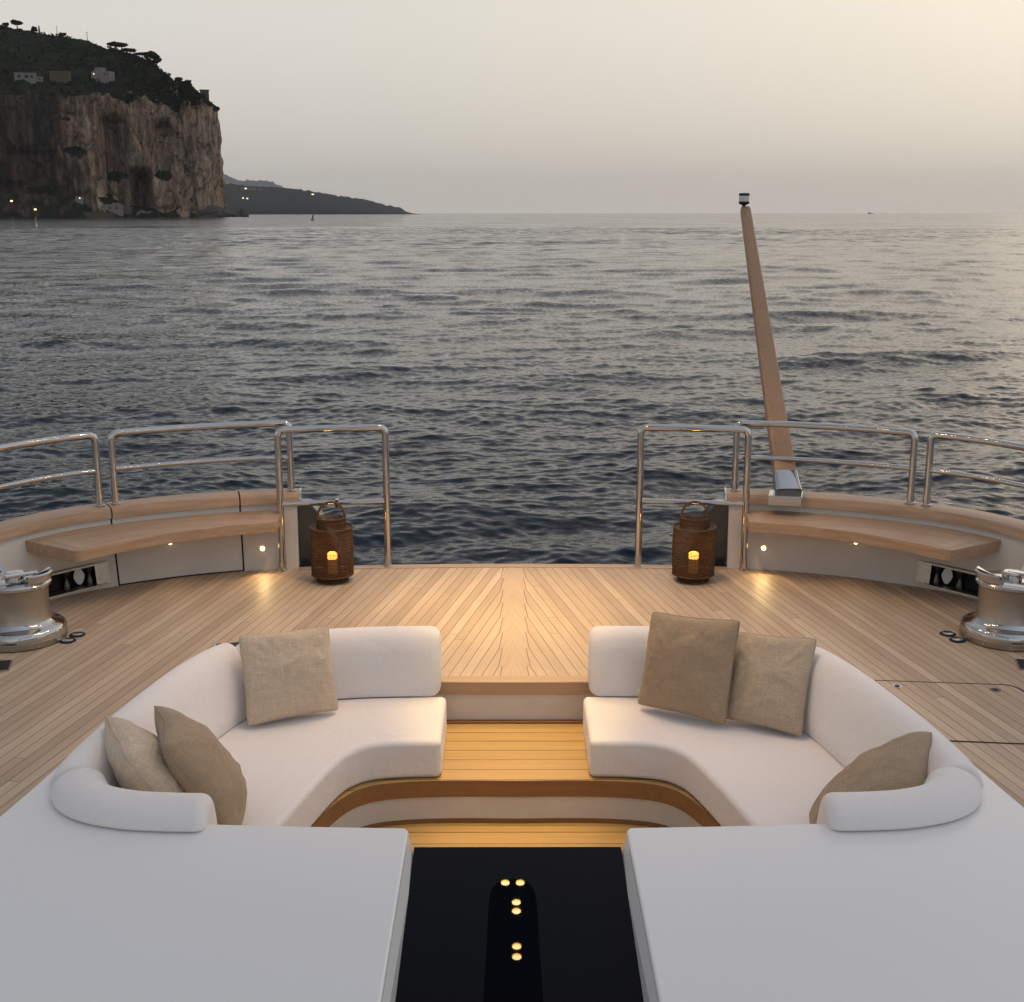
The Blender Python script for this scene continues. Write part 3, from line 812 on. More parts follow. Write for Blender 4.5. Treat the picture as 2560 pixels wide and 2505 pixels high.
fl = MB().prism([(-1.3, 4.60), (1.3, 4.60), (1.3, 6.4), (-1.3, 6.4)], -.51, -.49).build('lounge_floor', M['tread']); tag(fl, kind='structure')

# ------------------------------------------------------------------ sofas
BP = [(.415, 6.835), (.75, 6.825), (1.02, 6.785), (1.26, 6.69), (1.43, 6.53), (1.525, 6.28), (1.59, 6.0), (1.652, 5.65), (1.697, 5.30), (1.70, 5.12), (1.652, 4.99), (1.53, 4.93), (1.38, 4.91), (1.225, 4.905)]
bp = cr(BP, 8)
BS = [0.]
for i in range(1, len(bp)): BS.append(BS[-1] + math.dist(bp[i], bp[i - 1]))
def cut(a, b):
    pts = [lerp_path(bp, BS, a)] + [p for p, s in zip(bp, BS) if a < s < b] + [lerp_path(bp, BS, b)]
    return pts
def s_at(i): return BS[i * 8]
prof_c = [(0, -.03), (-.008, .03), (-.002, .12), (.012, .21), (.028, .26), (.056, .305), (.095, .331), (.135, .336), (.175, .326), (.21, .30), (.23, .26), (.235, .20), (.235, -.02)]
prof_d = [(0, -.03), (-.004, .03), (.018, .11), (.050, .20), (.075, .26), (.11, .31), (.15, .338), (.19, .343), (.225, .333), (.26, .305), (.28, .27), (.285, .235), (.27, .20), (.22, -.02)]
prof_a = [(0, -.03), (0, .06), (.008, .16), (.022, .235), (.05, .305), (.085, .338), (.13, .351), (.175, .346), (.22, .328), (.252, .298), (.266, .266), (.256, .253), (.2, .20), (.2, -.02)]
def dense(pr):
    return cr(pr, 3, closed=False)
def sofa(sd, label):
    T = thing('corner_sofa', label, 'sofa', (sd * 1.2, 6.0, -.245), 'built-in sofas of the lounge')
    fl_ = 1.
    def put(name, path, prof, rend, sc=None):
        V, F = sweep(path, dense(prof), 1., rend, sc)
        return MB().add(mx(V, sd), F).build(name, M['white_fab'], T, angle=75)
    c0, c1, c2 = BS[0], s_at(4) - .04, s_at(9) + .02
    put('back_cushion', cut(c0, c1), prof_c, .06)
    put('side_cushion', cut(c1 + .0, c2), prof_d, .012)
    put('arm_cushion', cut(c2, BS[-1]), prof_a, .045)
    inner_ = cr([(.385, 6.215), (.58, 6.205), (.74, 6.17), (.825, 6.10), (.885, 5.98), (.962, 5.70), (1.055, 5.30), (1.16, 4.86), (1.19, 4.735)], 5)
    outer_ = [(p[0] + .03, p[1] + .02) for p in bp[:60]]
    outer_ = [(.385, 6.86)] + [(p[0] + (.04 if p[1] < 6.6 else .01), p[1] + .02) for p in bp[4:-20]] + [(1.64, 4.95), (1.3, 4.735)]
    poly = inner_ + outer_[::-1]
    o = MB().prism(mx(poly, sd), -.243, -.035).build('seat_cushion', M['white_fab'], T, angle=60)
    b = o.modifiers.new('bevel', 'BEVEL'); b.width = .03; b.segments = 5; b.limit_method = 'ANGLE'; b.angle_limit = R(50); b.use_clamp_overlap = False
    wn_ = o.modifiers.new('wn', 'WEIGHTED_NORMAL'); wn_.weight = 100
sofa(-1, 'white curved sofa on the left of the lounge steps, with three pillows')
sofa(1, 'white curved sofa on the right of the lounge steps, with three pillows')

# ------------------------------------------------------------------ pillows
def pillow(label, quad, thick, mt, seed, bend=0., pinch=.06, piping=False):
    """quad: bottom-left, bottom-right, top-right, top-left corners in metres"""
    A, B, C_, D = [Vector(p) for p in quad]
    cen = (A + B + C_ + D) / 4
    nrm = ((B - A).cross(D - A) + (C_ - B).cross(A - B) * -1 * 0).normalized()
    T = thing('pillow', label, 'pillow', tuple(cen), 'linen pillows on the sofas')
    N = 52; V = []; F = []; idx = {}
    rs = random.Random(seed); off = Vector((rs.random() * 50, rs.random() * 50, rs.random() * 50))
    folds = [(rs.uniform(.1, .9), rs.uniform(.1, .9), rs.uniform(0, math.pi), rs.uniform(.002, .007), rs.uniform(.018, .045)) for _ in range(12)]
    def P(u, v, side):
        cu, cv = 2 * u - 1, 2 * v - 1
        pu = cu * (1 - pinch * (1 - cv * cv) * abs(cu) ** 3); pv = cv * (1 - pinch * (1 - cu * cu) * abs(cv) ** 3)
        kc = 1 - .04 * (abs(cu) * abs(cv)) ** 7; pu *= kc; pv *= kc
        uu, vv = (pu + 1) / 2, (pv + 1) / 2
        p = A * (1 - uu) * (1 - vv) + B * uu * (1 - vv) + C_ * uu * vv + D * (1 - uu) * vv
        env = max(0, (1 - cu ** 2)) * max(0, (1 - cv ** 2))
        h = thick / 2 * (env ** .46)
        wr = mnoise.noise(Vector((u * 5, v * 5, side * 7)) + off) * .013 + mnoise.noise(Vector((u * 13, v * 13, side * 3)) + off) * .004
        edge = min(1, 4 * max(0, 1 - max(abs(cu), abs(cv))) + .0)
        rad = math.atan2(cv, cu); dcor = 1 - min(abs(abs(cu) - 1), 1) * .5 - min(abs(abs(cv) - 1), 1) * .5
        wr += math.sin(rad * 22 + seed) * .004 * dcor * edge
        for (fu, fv, fa, fh, fw) in folds:
            du, dv = u - fu, v - fv; a = du * math.cos(fa) + dv * math.sin(fa); bq = -du * math.sin(fa) + dv * math.cos(fa)
            wr += fh * math.exp(-(bq / fw) ** 2) * math.exp(-(a / .22) ** 2) * (1 if side > 0 else .6) * env ** .35
        h += wr * edge
        sag = bend * (1 - cu * cu)
        wob = mnoise.noise(Vector((u * 3 + 9, v * 3, 4)) + off) * .012
        return p + nrm * (side * h + sag + wob)
    for side in (1, -1):
        for i in range(N + 1):
            for j in range(N + 1):
                rim = i in (0, N) or j in (0, N)
                key = (0 if rim else side, i, j)
                if key not in idx:
                    idx[key] = len(V)
                    # cosine spacing gives more points near the seams
                    u = .5 - .5 * math.cos(math.pi * i / N); v = .5 - .5 * math.cos(math.pi * j / N)
                    u = .5 * u + .5 * i / N; v = .5 * v + .5 * j / N
                    V.append(P(u, v, side if not rim else 0))
    for side in (1, -1):
        g = lambda i, j: idx[(0 if (i in (0, N) or j in (0, N)) else side, i, j)]
        for i in range(N):
            for j in range(N): F.append((g(i, j), g(i + 1, j), g(i + 1, j + 1), g(i, j + 1)) if side > 0 else (g(i, j), g(i, j + 1), g(i + 1, j + 1), g(i + 1, j)))
    o = MB().add(V, F).build('cover', mt, T, angle=180)
    uvl = o.data.uv_layers.new(name='weave'); uvs = {k: (i / N, j / N) for (sd_, i, j), k in idx.items()}
    for lp in o.data.loops: uvl.data[lp.index].uv = uvs[lp.vertex_index]
    rimk = [(i, 0) for i in range(N)] + [(N, j) for j in range(N)] + [(N - i, N) for i in range(N)] + [(0, N - j) for j in range(N)]
    MB().tube([V[idx[(0, *k)]] for k in rimk], .0042, 6, closed=True).build('seam', mt, T)
    return T
pillow('pale linen pillow standing alone on the left sofa back, beside the steps', [(-1.41, 6.36, -.015), (-.955, 6.60, -.02), (-1.005, 6.66, .447), (-1.482, 6.57, .418)], .19, M['linen_light'], 3)
pillow('pale linen pillow tucked into the left sofa arm, half hidden behind it', [(-1.36, 5.03, .0), (-1.56, 5.55, -.01), (-1.87, 5.50, .40), (-1.63, 5.00, .43)], .25, M['linen_light'], 14)
pillow('dark sand linen pillow on the left sofa, leaning over the pillow in the arm corner', [(-1.20, 5.05, .0), (-1.30, 5.58, -.01), (-1.67, 5.58, .42), (-1.49, 5.08, .44)], .23, M['linen_dark'], 25, .03)
pillow('large brown linen pillow on the right sofa, nearest the steps', [(.665, 6.655, -.01), (1.11, 6.36, -.015), (1.195, 6.50, .525), (.745, 6.74, .50)], .20, M['linen_dark'], 5)
pillow('sand linen pillow on the right sofa, behind the large brown one', [(1.09, 6.46, -.01), (1.475, 6.215, -.015), (1.60, 6.50, .425), (1.20, 6.60, .43)], .17, M['linen_mid'], 41)
pillow('crumpled brown linen pillow slumped behind the right sofa arm', [(1.20, 4.90, -.02), (1.72, 4.98, .14), (1.86, 5.38, .37), (1.30, 5.30, .02)], .24, M['linen_dark'], 52, .05)

# ------------------------------------------------------------------ overhead boom with lamps (seen mirrored in the glass panel)
T = thing('lamp_boom', 'black overhead boom with round warm lamps, mirrored in the black glass panel', 'boom', (0, -1.2, 4.4))
bl = cr([(.0, 9.70), (.10, 9.68), (.18, 9.58), (.205, 9.42), (.215, 9.0), (.24, 8.0), (.27, 6.0), (.30, 2.0), (.30, -1.4)], 4)
poly = bl + mx(bl[::-1], -1)[:-1]
MB().prism(poly, 4.42, 4.62).build('beam', M['boom'], T, bevel=.03)
MB().tube([(0, -1.2, .0), (0, -1.2, 4.5)], .16, 24).build('mast', M['boom'], T)
lamps = [(-.065, 9.60), (.065, 9.60), (.03, 9.345), (.03, 9.235), (.03, 8.81), (.03, 8.69), (.03, 8.1), (.03, 7.4), (.03, 6.6), (.03, 5.8)]
for (x, y) in lamps:
    hsg = MB().lathe([(.038, 4.396), (.043, 4.396), (.043, 4.4195), (.038, 4.4195), (.038, 4.396)], (x, y, 0), 28, True).build('lamp', M['brass'], T)
    MB().lathe([(.037, 4.411), (.037, 4.417)], (x, y, 0), 24).build('lamp_lens', M['lamp'], hsg)
for (x, y, ty, pw, sz) in ((.03, 9.345, 9.1, 100, 95), (.03, 8.1, 8.2, 115, 95), (.03, 7.4, 7.5, 120, 92), (.03, 6.6, 7.0, 60, 80), (.03, 9.235, 8.8, 300, 32), (.03, 8.81, 8.2, 320, 34), (.03, 8.69, 7.5, 260, 26), (.03, 6.6, 6.6, 430, 20), (.03, 5.8, 5.85, 440, 20)):
    spot('boom_spot', (x, y, 4.397), (0, ty, 0), pw, sz, 1., .03, (1., .66, .38) if sz > 60 else (1., .66, .22))

# ------------------------------------------------------------------ water
def water():
    half = R(33)
    rr = [2.5]
    while rr[-1] < 13: rr.append(rr[-1] + .5)
    while rr[-1] < 30000:
        r = rr[-1]; d = max(.055, r * r / (4.8 * 1289) * .55)
        d = min(d, .8) if r < 420 else min(.8 + (r - 420) * .05, r * .12)
        rr.append(r + d)
    rr = np.array(rr)
    th = np.concatenate([np.linspace(-math.pi, -half - .02, 40), np.linspace(-half, half, 1150), np.linspace(half + .02, math.pi, 40)[:-1]])
    nr, nt = len(rr), len(th)
    Rg, Tg = np.meshgrid(rr, th, indexing='ij')
    X = Rg * np.sin(Tg); Y = Rg * np.cos(Tg)
    dr = np.gradient(rr)[:, None]
    dX = np.zeros_like(X); dY = np.zeros_like(X); Z = np.zeros_like(X)
    groups = [(75, .24, .9, .029), (60, .9, 3., .019), (44, 3., 10., .0165)]
    for (nw, l0, l1, s) in groups:
        lam = np.exp(rng.uniform(math.log(l0), math.log(l1), nw))
        ang = rng.normal(R(99), R(36 if l1 < 5 else 24), nw); ph = rng.uniform(0, 2 * math.pi, nw)
        for l, a, p in zip(lam, ang, ph):
            k = 2 * math.pi / l
            fade = np.clip((l / np.maximum(dr * (abs(math.sin(a)) + .25), 1e-3) - 1.6) / 2., 0, 1)[:, 0]
            rows = np.nonzero(fade > 0)[0]
            if not len(rows): continue
            r1 = rows[-1] + 1; x, y = X[:r1], Y[:r1]
            arg = k * (x * math.cos(a) + y * math.sin(a)) + p
            # each wave train comes in groups
            grp = .45 + 1.1 * np.clip(np.sin(x * .23 / l ** .6 * math.sin(p * 7) + y * .31 / l ** .6 * math.cos(p * 5) + p * 3), 0, 1)
            A = s / k * grp * fade[:r1, None]
            Z[:r1] += A * np.cos(arg); q = .9 * A * np.sin(arg)
            dX[:r1] -= q * math.cos(a); dY[:r1] -= q * math.sin(a)
    gust = .85 + .3 * np.sin(X * .021 + Y * .033 + 1.3) * np.sin(X * .013 - Y * .017)
    Z *= gust
    V = np.stack([X + dX, Y + dY, Z + SEA], -1).reshape(-1, 3)
    i = np.arange(nr - 1)[:, None]; j = np.arange(nt)[None, :]; j2 = (j + 1) % nt
    F = np.stack([i * nt + j, i * nt + j2, (i + 1) * nt + j2, (i + 1) * nt + j], -1).reshape(-1, 4)
    me = bpy.data.meshes.new('water')
    me.vertices.add(len(V)); me.vertices.foreach_set('co', V.astype(np.float32).ravel())
    me.loops.add(F.size); me.loops.foreach_set('vertex_index', F.astype(np.int32).ravel())
    me.polygons.add(len(F)); me.polygons.foreach_set('loop_start', np.arange(0, F.size, 4, dtype=np.int32))
    me.update(calc_edges=True); me.validate(); me.shade_smooth()
    m, t, b = mat('sea_water', (.003, .013, .022), .04, spec=.17, ior=1.333)
    p = t.pos()
    # ripples too small for the mesh tilt the surface normal; they matter more where the mesh gets coarse
    gn = t.n('ShaderNodeNewGeometry').outputs['Normal']
    dist = t.n('ShaderNodeVectorMath', operation='LENGTH'); t.put(dist.inputs[0], p); dist = dist.outputs['Value']
    def tilt(sc, k0, k1, d0, d1, det):
        x = t.n('ShaderNodeTexNoise'); t.put(x.inputs['Vector'], t.scale(p, sc)); x.inputs['Scale'].default_value = 1.; x.inputs['Detail'].default_value = det; x.inputs['Roughness'].default_value = .6
        q = t.n('ShaderNodeVectorMath', operation='SUBTRACT'); t.put(q.inputs[0], x.outputs['Color']); q.inputs[1].default_value = (.5, .5, .5)
        f = t.n('ShaderNodeVectorMath', operation='SCALE'); t.put(f.inputs[0], q.outputs[0]); t.put(f.inputs['Scale'], t.rng(dist, d0, d1, k0, k1))
        return t.scale(f.outputs[0], (.7, 1., 0.))
    def vadd(a, b_):
        x = t.n('ShaderNodeVectorMath', operation='ADD'); t.put(x.inputs[0], a); t.put(x.inputs[1], b_); return x.outputs[0]
    vec = vadd(vadd(gn, tilt((4.5, 10., 1.), .62, .66, 10., 120., 4)), tilt((.45, 1.0, 1.), .05, .50, 40., 300., 3))
    vec = vadd(vec, tilt((.022, .085, 1.), .0, .55, 60., 500., 6))
    # at grazing angles mostly the faces turned towards the boat are visible, the backs of the waves are masked
    pn = t.n('ShaderNodeVectorMath', operation='NORMALIZE'); t.put(pn.inputs[0], t.scale(p, (1., 1., 0.)))
    bs = t.n('ShaderNodeVectorMath', operation='SCALE'); t.put(bs.inputs[0], pn.outputs[0]); t.put(bs.inputs['Scale'], t.rng(dist, 50., 350., 0., -.05))
    vec = vadd(vec, bs.outputs[0])
    nrm = t.n('ShaderNodeVectorMath', operation='NORMALIZE'); t.put(nrm.inputs[0], vec); t.put(b.inputs['Normal'], nrm.outputs[0])
    me.materials.append(m)
    o = bpy.data.objects.new('water', me); COL.objects.link(o); tag(o, kind='structure')
    if me.polygons[0].normal.z < 0: me.flip_normals()
water()

# ------------------------------------------------------------------ coast
PIT = R(12.586)
def EL(py): return math.tan(math.atan((952 - py) / 2450) - PIT)          # slope of a sight line
def PX(px, Y, py=400): return (px - 966) / 2450 * Y * (math.cos(PIT) - EL(py) * math.sin(PIT))
def ZY(py, Y): return 2.62 + EL(py) * Y
def fbm(x, y, z, o=4):
    s = 0.; a = 1.; 
    for _ in range(o):
        s += a * mnoise.noise((x, y, z)); x *= 2.03; y *= 2.03; z *= 2.03; a *= .5
    return s
def interp(x, tab):
    return float(np.interp(x, [p[0] for p in tab], [p[1] for p in tab]))
shore = [(-1250, 1380), (-960, 1480), (-760, 1585), (-640, 1665), (-545, 1700), (-476, 1715), (-425, 1726), (-400, 1742), (-394, 1775), (-402, 1880), (-450, 2030), (-560, 2260)]
sh = cr(shore, 44)
RIM = [(-700, 175), (-100, 172), (0, 168), (60, 166), (110, 168), (208, 170), (240, 184), (287, 180), (325, 205), (345, 214), (360, 190), (385, 190), (395, 202), (418, 200)]
CREST = [(-700, 10), (-200, 26), (-60, 38), (0, 46), (44, 56), (112, 71), (164, 81), (213, 96), (273, 113), (312, 139), (330, 149), (355, 155), (380, 158), (398, 163), (412, 170), (420, 178)]
COFF = [(-500, 290), (0, 240), (150, 170), (250, 100), (310, 55), (345, 34), (380, 13), (420, 4)]
INS = [(200, 1.), (330, .55), (400, .24), (420, .2)]
RIMPTS = []
def cliff():
    N = normals2d(sh); V = []; F = []
    nv_face = 92; nv_top = 46
    rows = None; S = 0.; prev = sh[0]
    sides = {}
    n = len(sh)
    for i, (p, nn) in enumerate(zip(sh, N)):
        S += math.dist(p, prev); prev = p
        px = 966 + p[0] / p[1] * 2450 / .962
        turned = max(0., (p[1] - 1752) / 500.) if p[0] > -600 and p[1] > 1752 else 0.
        if turned: px = 420
        depth = p[1]
        kf = interp(px, INS)
        zr = ZY(interp(px, RIM), depth) - SEA; zc = ZY(interp(px, CREST), depth + interp(px, COFF) + 41 * kf) - SEA
        co_ = interp(px, COFF)
        if turned: zr = (ZY(188, depth) - SEA) * (1 - .5 * turned); zc = zr + 12; co_ = 12
        skirt = interp(px, [(-400, 60), (0, 44), (90, 34), (180, 26), (230, 18), (300, 12), (380, 10), (420, 6)]) + 6 * mnoise.noise((S / 40, 3.3, 0))
        ins = (-nn[0], -nn[1]) if False else nn
        col = []
        kf = interp(px, INS)
        prof = []
        for k in range(10):
            t_ = k / 10; prof.append((kf * 26 * t_ ** .8, -6 + (skirt + 6) * t_ ** 1.3, 0))
        for k in range(nv_face + 1):
            t_ = k / nv_face; prof.append((kf * (26 + 9 * t_ + 6 * t_ ** 8), skirt + (zr - skirt) * t_, 1 if 0 < k else .3))
        for k in range(1, nv_top + 1):
            t_ = k / nv_top; prof.append((kf * 41 + co_ * t_, zr + (zc - zr) * (t_ ** .85), 2))
        prof += [(kf * 41 + co_ + 40, zc - 8, 3), (kf * 41 + co_ + 120, zc * .5, 3)]
        for (o_, z, kd) in prof:
            d = 0.; dz = 0.
            if kd in (1, .3):
                big = fbm(S / 46, z / 260, 1.7, 2); ridge = 1 - abs(fbm(S / 21, z / 150 + S / 600, 5.1, 3))
                d = (big * 17 + (ridge - .7) * 15) * (.3 + .7 * kf) + fbm(S / 7, z / 26, 9., 4) * 4.2 + abs(mnoise.noise((S / 12, z / 45, 3.))) * 6
                fa = min(1, max(0, (zr - z) / 6)) * min(1, max(0, (z - skirt + 4) / 10)); d *= (.35 + .65 * fa)
                for (cx, cw, z0, z1, dp) in ((258, 20, -5, 50, 46), (213, 22, 60, 118, 24), (305, 16, 60, 112, 20), (60, 40, 40, 75, 12), (140, 26, 90, 125, 10)):
                    e = math.exp(-((px - cx) / cw) ** 4) * (1 if z0 < z < z1 else math.exp(-((z - z1) / 9) ** 2) if z >= z1 else math.exp(-((z - z0) / 9) ** 2)) if not turned else 0
                    d -= dp * e
            elif kd == 2:
                f = min(1, (o_ - kf * 41) / 12)
                dz = (fbm(S / 24, o_ / 24, 2., 3) * 4.5 + abs(mnoise.noise((S / 6, o_ / 6, 7.))) * 4.) * f
                d = fbm(S / 46, zr / 260, 1.7, 2) * 8 * (1 - f)
                # terraces
                dz += (math.sin(z / 3.1 + mnoise.noise((S / 60, o_ / 60, 0)) * 2) * 1.1) * f
            elif kd == 0:
                dz = (fbm(S / 14, o_ / 9, 8., 3) * 3.) * min(1, o_ / 8); d = fbm(S / 22, 3., o_ / 30, 3) * 5
            if kd == 2 and 230 < px and o_ < kf * 41 + co_ + .1: RIMPTS.append((p[0] + ins[0] * (o_ - d), p[1] + ins[1] * (o_ - d), z + dz + SEA, px))
            col.append((p[0] + ins[0] * (o_ - d), p[1] + ins[1] * (o_ - d), z + dz + SEA))
        V += col; rows = len(col)
    for i in range(n - 1):
        for k in range(rows - 1): F.append((i * rows + k, (i + 1) * rows + k, (i + 1) * rows + k + 1, i * rows + k + 1))
    m, t, b = mat('cliff_rock', rough=.95, spec=.1)
    p = t.pos(); x, y, z = t.sep(p)
    nz = t.sep(t.n('ShaderNodeNewGeometry').outputs['Normal'])[2]
    q = t.m('ADD', x, t.m('MULTIPLY', y, .5))
    st = t.noise(t.xyz(t.m('DIVIDE', q, 9.), t.m('DIVIDE', z, 90.), t.m('DIVIDE', y, 30.)), 1., 5, .62)
    st2 = t.noise(t.xyz(t.m('DIVIDE', q, 34.), t.m('DIVIDE', z, 130.), 3.), 1., 3, .6)
    fine = t.noise(t.scale(p, (.22, .22, .12)), 1., 5, .68)
    c = t.ramp(st, [(.32, (.06, .05, .043)), (.42, (.29, .175, .11)), (.52, (.58, .375, .235)), (.66, (.72, .53, .37))])
    c = t.mix(t.rng(st2, .43, .54, .86, 0.), c, (.05, .042, .038))
    c = t.mix(t.rng(x, -560., -440., .12, .5), c, (.68, .50, .36))  # warm light on the right-hand face, put into the rock colour
    f2 = t.noise(t.xyz(t.m('DIVIDE', q, 6.), t.m('DIVIDE', z, 34.), t.m('DIVIDE', y, 12.)), 1., 6, .7)
    c = t.mix(t.rng(f2, .38, .54, .6, 0.), c, (.075, .06, .05))
    vo = t.n('ShaderNodeTexVoronoi', feature='DISTANCE_TO_EDGE'); t.put(vo.inputs['Vector'], t.xyz(t.m('ADD', t.m('DIVIDE', q, 13.), t.m('MULTIPLY', fine, 1.6)), t.m('DIVIDE', z, 46.), t.m('DIVIDE', y, 40.))); vo.inputs['Scale'].default_value = 1.
    c = t.mix(t.rng(vo.outputs['Distance'], .01, .07, .7, 0.), c, (.035, .03, .026))
    c = t.mix(t.rng(fine, .40, .54, .35, 0.), c, (.06, .05, .042))
    c = t.mix(t.rng(x, -590., -535., .82, 0.), c, (.022, .022, .02))          # the western wall is mixed to a darker colour
    vg = t.noise(t.scale(p, (.05, .05, .05)), 1., 5, .65)
    veg = t.mix(t.rng(vg, .35, .65, 0., 1.), (.010, .014, .008), (.030, .038, .018))
    veg = t.mix(t.rng(t.noise(p, .16, 4, .7), .5, .75, 0., .7), veg, (.045, .05, .026))
    top = t.m('ADD', nz, t.m('MULTIPLY', t.m('SUBTRACT', vg, .5), 1.1))
    c = t.mix(t.rng(top, .40, .55, 0., 1.), c, veg)
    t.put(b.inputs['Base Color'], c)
    t.put(b.inputs['Normal'], t.bump(t.m('ADD', st, fine), 1., 5.))
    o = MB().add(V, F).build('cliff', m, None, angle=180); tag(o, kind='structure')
    return o
cl = cliff()
from mathutils.bvhtree import BVHTree
bvh = BVHTree.FromPolygons([v.co for v in cl.data.vertices], [p.vertices for p in cl.data.polygons])
def hit_px(px, py):
    """point of the cliff along a sight line through display pixel (px, py)"""
    d = Vector((PX(px, 1., py), 1., EL(py))); d.normalize()
    h = bvh.ray_cast(Vector((-.035, 0, 2.62)), d)
    return h[0]
def ground(x, y):
    h = bvh.ray_cast(Vector((x, y, 600)), Vector((0, 0, -1))); return h[0]

M['crown'] = None
def crown_mat():
    m, t, b = mat('tree_foliage', rough=.9, spec=.1)
    g = t.noise(t.pos(), .5, 3, .6); t.put(b.inputs['Base Color'], t.mix(t.rng(g, .35, .65, 0., 1.), (.010, .014, .008), (.034, .042, .02)))
    return m
M['crown'] = crown_mat(); M['bark'] = mat('tree_bark', (.03, .022, .016), .9)[0]
def leaves(mb, c, rx, ry, rz, n, size, rs):
    for _ in range(n):
        while True:
            v = Vector((rs.uniform(-1, 1), rs.uniform(-1, 1), rs.uniform(-1, 1)))
            if .25 < v.length < 1: break
        k = .75 + .35 * mnoise.noise(v * 2.2 + Vector(c) * .1)
        q = Vector((c[0] + v.x * rx * k, c[1] + v.y * ry * k, c[2] + v.z * rz * k))
        a = Vector((rs.gauss(0, 1), rs.gauss(0, 1), rs.gauss(0, 1))).normalized(); bb = a.orthogonal().normalized(); s = size * rs.uniform(.6, 1.4)
        cc = a.cross(bb)
        mb.add([q + bb * s, q + cc * s * .8, q - bb * s, q - cc * s * .8], [(0, 1, 2, 3)])
def tree(label, g, h, w, kind, seed):
    rs = random.Random(seed)
    T = thing({'pine': 'stone_pine', 'cypress': 'cypress_tree', 'round': 'broadleaf_tree'}[kind], label, 'tree', tuple(g), 'trees along the top of the cliff')
    tb = MB(); g = Vector(g) - Vector((0, 0, 1.5))
    tb.tube([g, g + Vector((.2, .1, h * .4)), g + Vector((.1, 0, h * .8))], [w * .05 + .15, w * .035 + .1, .08], 7)
    cm = MB()
    if kind == 'pine':
        for k in range(5):
            a = 2 * math.pi * k / 5; tb.tube([g + Vector((.2, .1, h * .55)), g + Vector((math.cos(a) * w * .3, math.sin(a) * w * .3, h * .82))], [.15, .06], 5)
        for k in range(6):
            a = 2 * math.pi * k / 6 + rs.random(); r = w * .27 * (k > 0)
            leaves(cm, g + Vector((math.cos(a) * r, math.sin(a) * r, h * .80 + rs.uniform(-.06, .06) * h)), w * .34, w * .34, h * .22, 260, 1.1, rs)
    elif kind == 'cypress':
        for k in range(7):
            leaves(cm, g + Vector((0, 0, h * (.18 + .12 * k))), w * (.5 - .055 * k), w * (.5 - .055 * k), h * .11, 70, .6, rs)
    else:
        for k in range(3):
            a = 2 * math.pi * k / 3; tb.tube([g + Vector((.1, .1, h * .4)), g + Vector((math.cos(a) * w * .3, math.sin(a) * w * .3, h * .7))], [.2, .06], 5)
        for k in range(8):
            leaves(cm, g + Vector((rs.uniform(-.3, .3) * w, rs.uniform(-.3, .3) * w, h * rs.uniform(.4, .85))), w * .3, w * .3, h * .22, 150, 1.1, rs)
    tb.build('trunk', M['bark'], T); cm.build('crown', M['crown'], T, smooth=False)
def crest_pt(px, dy=0.):
    """highest ground seen at a display column"""
    for py in range(20, 260):
        h = hit_px(px, py)
        if h: return h
for px, h, w_, kd, sdd, lb in [
    (34, 15, 20, 'pine', 1, 'stone pine standing highest, at the left end of the cliff crest'), (66, 11, 9, 'round', 2, 'small round tree just left of a cypress on the crest'),
    (76, 15, 4.5, 'cypress', 3, 'thin dark cypress tree on the hill crest'), (120, 9, 12, 'round', 4, 'lone round bush-like tree between the two masts on the crest'),
    (12, 8, 10, 'round', 5, 'round tree at the very left edge of the crest'),
    (285, 12, 26, 'pine', 6, 'left pine of the wide umbrella group on the shoulder'), (302, 13, 28, 'pine', 7, 'middle pine of the wide umbrella group on the shoulder'),
    (322, 11, 24, 'pine', 8, 'right pine of the wide umbrella group on the shoulder'), (352, 10, 20, 'pine', 9, 'separate low umbrella pine right of the pine group'),
    (372, 18, 22, 'round', 10, 'dense tree at the lower end of the pine shoulder, left one'), (388, 20, 22, 'round', 11, 'dense tree at the lower end of the pine shoulder, right one'),
    (440, 7, 13, 'round', 12, 'small tree on the slope above the tower'), (500, 9, 9, 'round', 13, 'dark tree beside the square tower'), (535, 8, 10, 'round', 14, 'rightmost dark tree on the cliff tip')]:
    q = px * .7692 if px > 240 else px
    g = crest_pt(px * .7692 if px > 240 else px)
    if g: tree(lb, g, h * .82, w_ * .85, kd, sdd)
# scrub over the slope and on the skirt
sb = MB(); rs = random.Random(5)
vs = [p for p in cl.data.polygons if p.normal.z > .45 and p.center.x > -900 and p.center.y < 2100 and p.center.z > 12]
for _ in range(3600):
    p = rs.choice(vs); c = p.center; s = rs.uniform(1.2, 3.4)
    leaves(sb, (c.x + rs.uniform(-2, 2), c.y + rs.uniform(-2, 2), c.z + s * .4), s, s, s * .8, 7, s * .5, rs)
for _ in range(1500):
    q = rs.choice(RIMPTS); s_ = rs.uniform(1.4, 3.6)
    if q[3] < 300 and rs.random() < .6: continue
    hang = rs.random() ** 2 * (9 if q[3] > 320 else 4)
    leaves(sb, (q[0] + rs.uniform(-2, 2), q[1] - hang * .25 - 1, q[2] + s_ * .5 - hang), s_, s_, s_ * .9, 12, s_ * .5, rs)
o = sb.build('hillside_scrub', M['crown'], None, smooth=False); tag(o, kind='stuff')

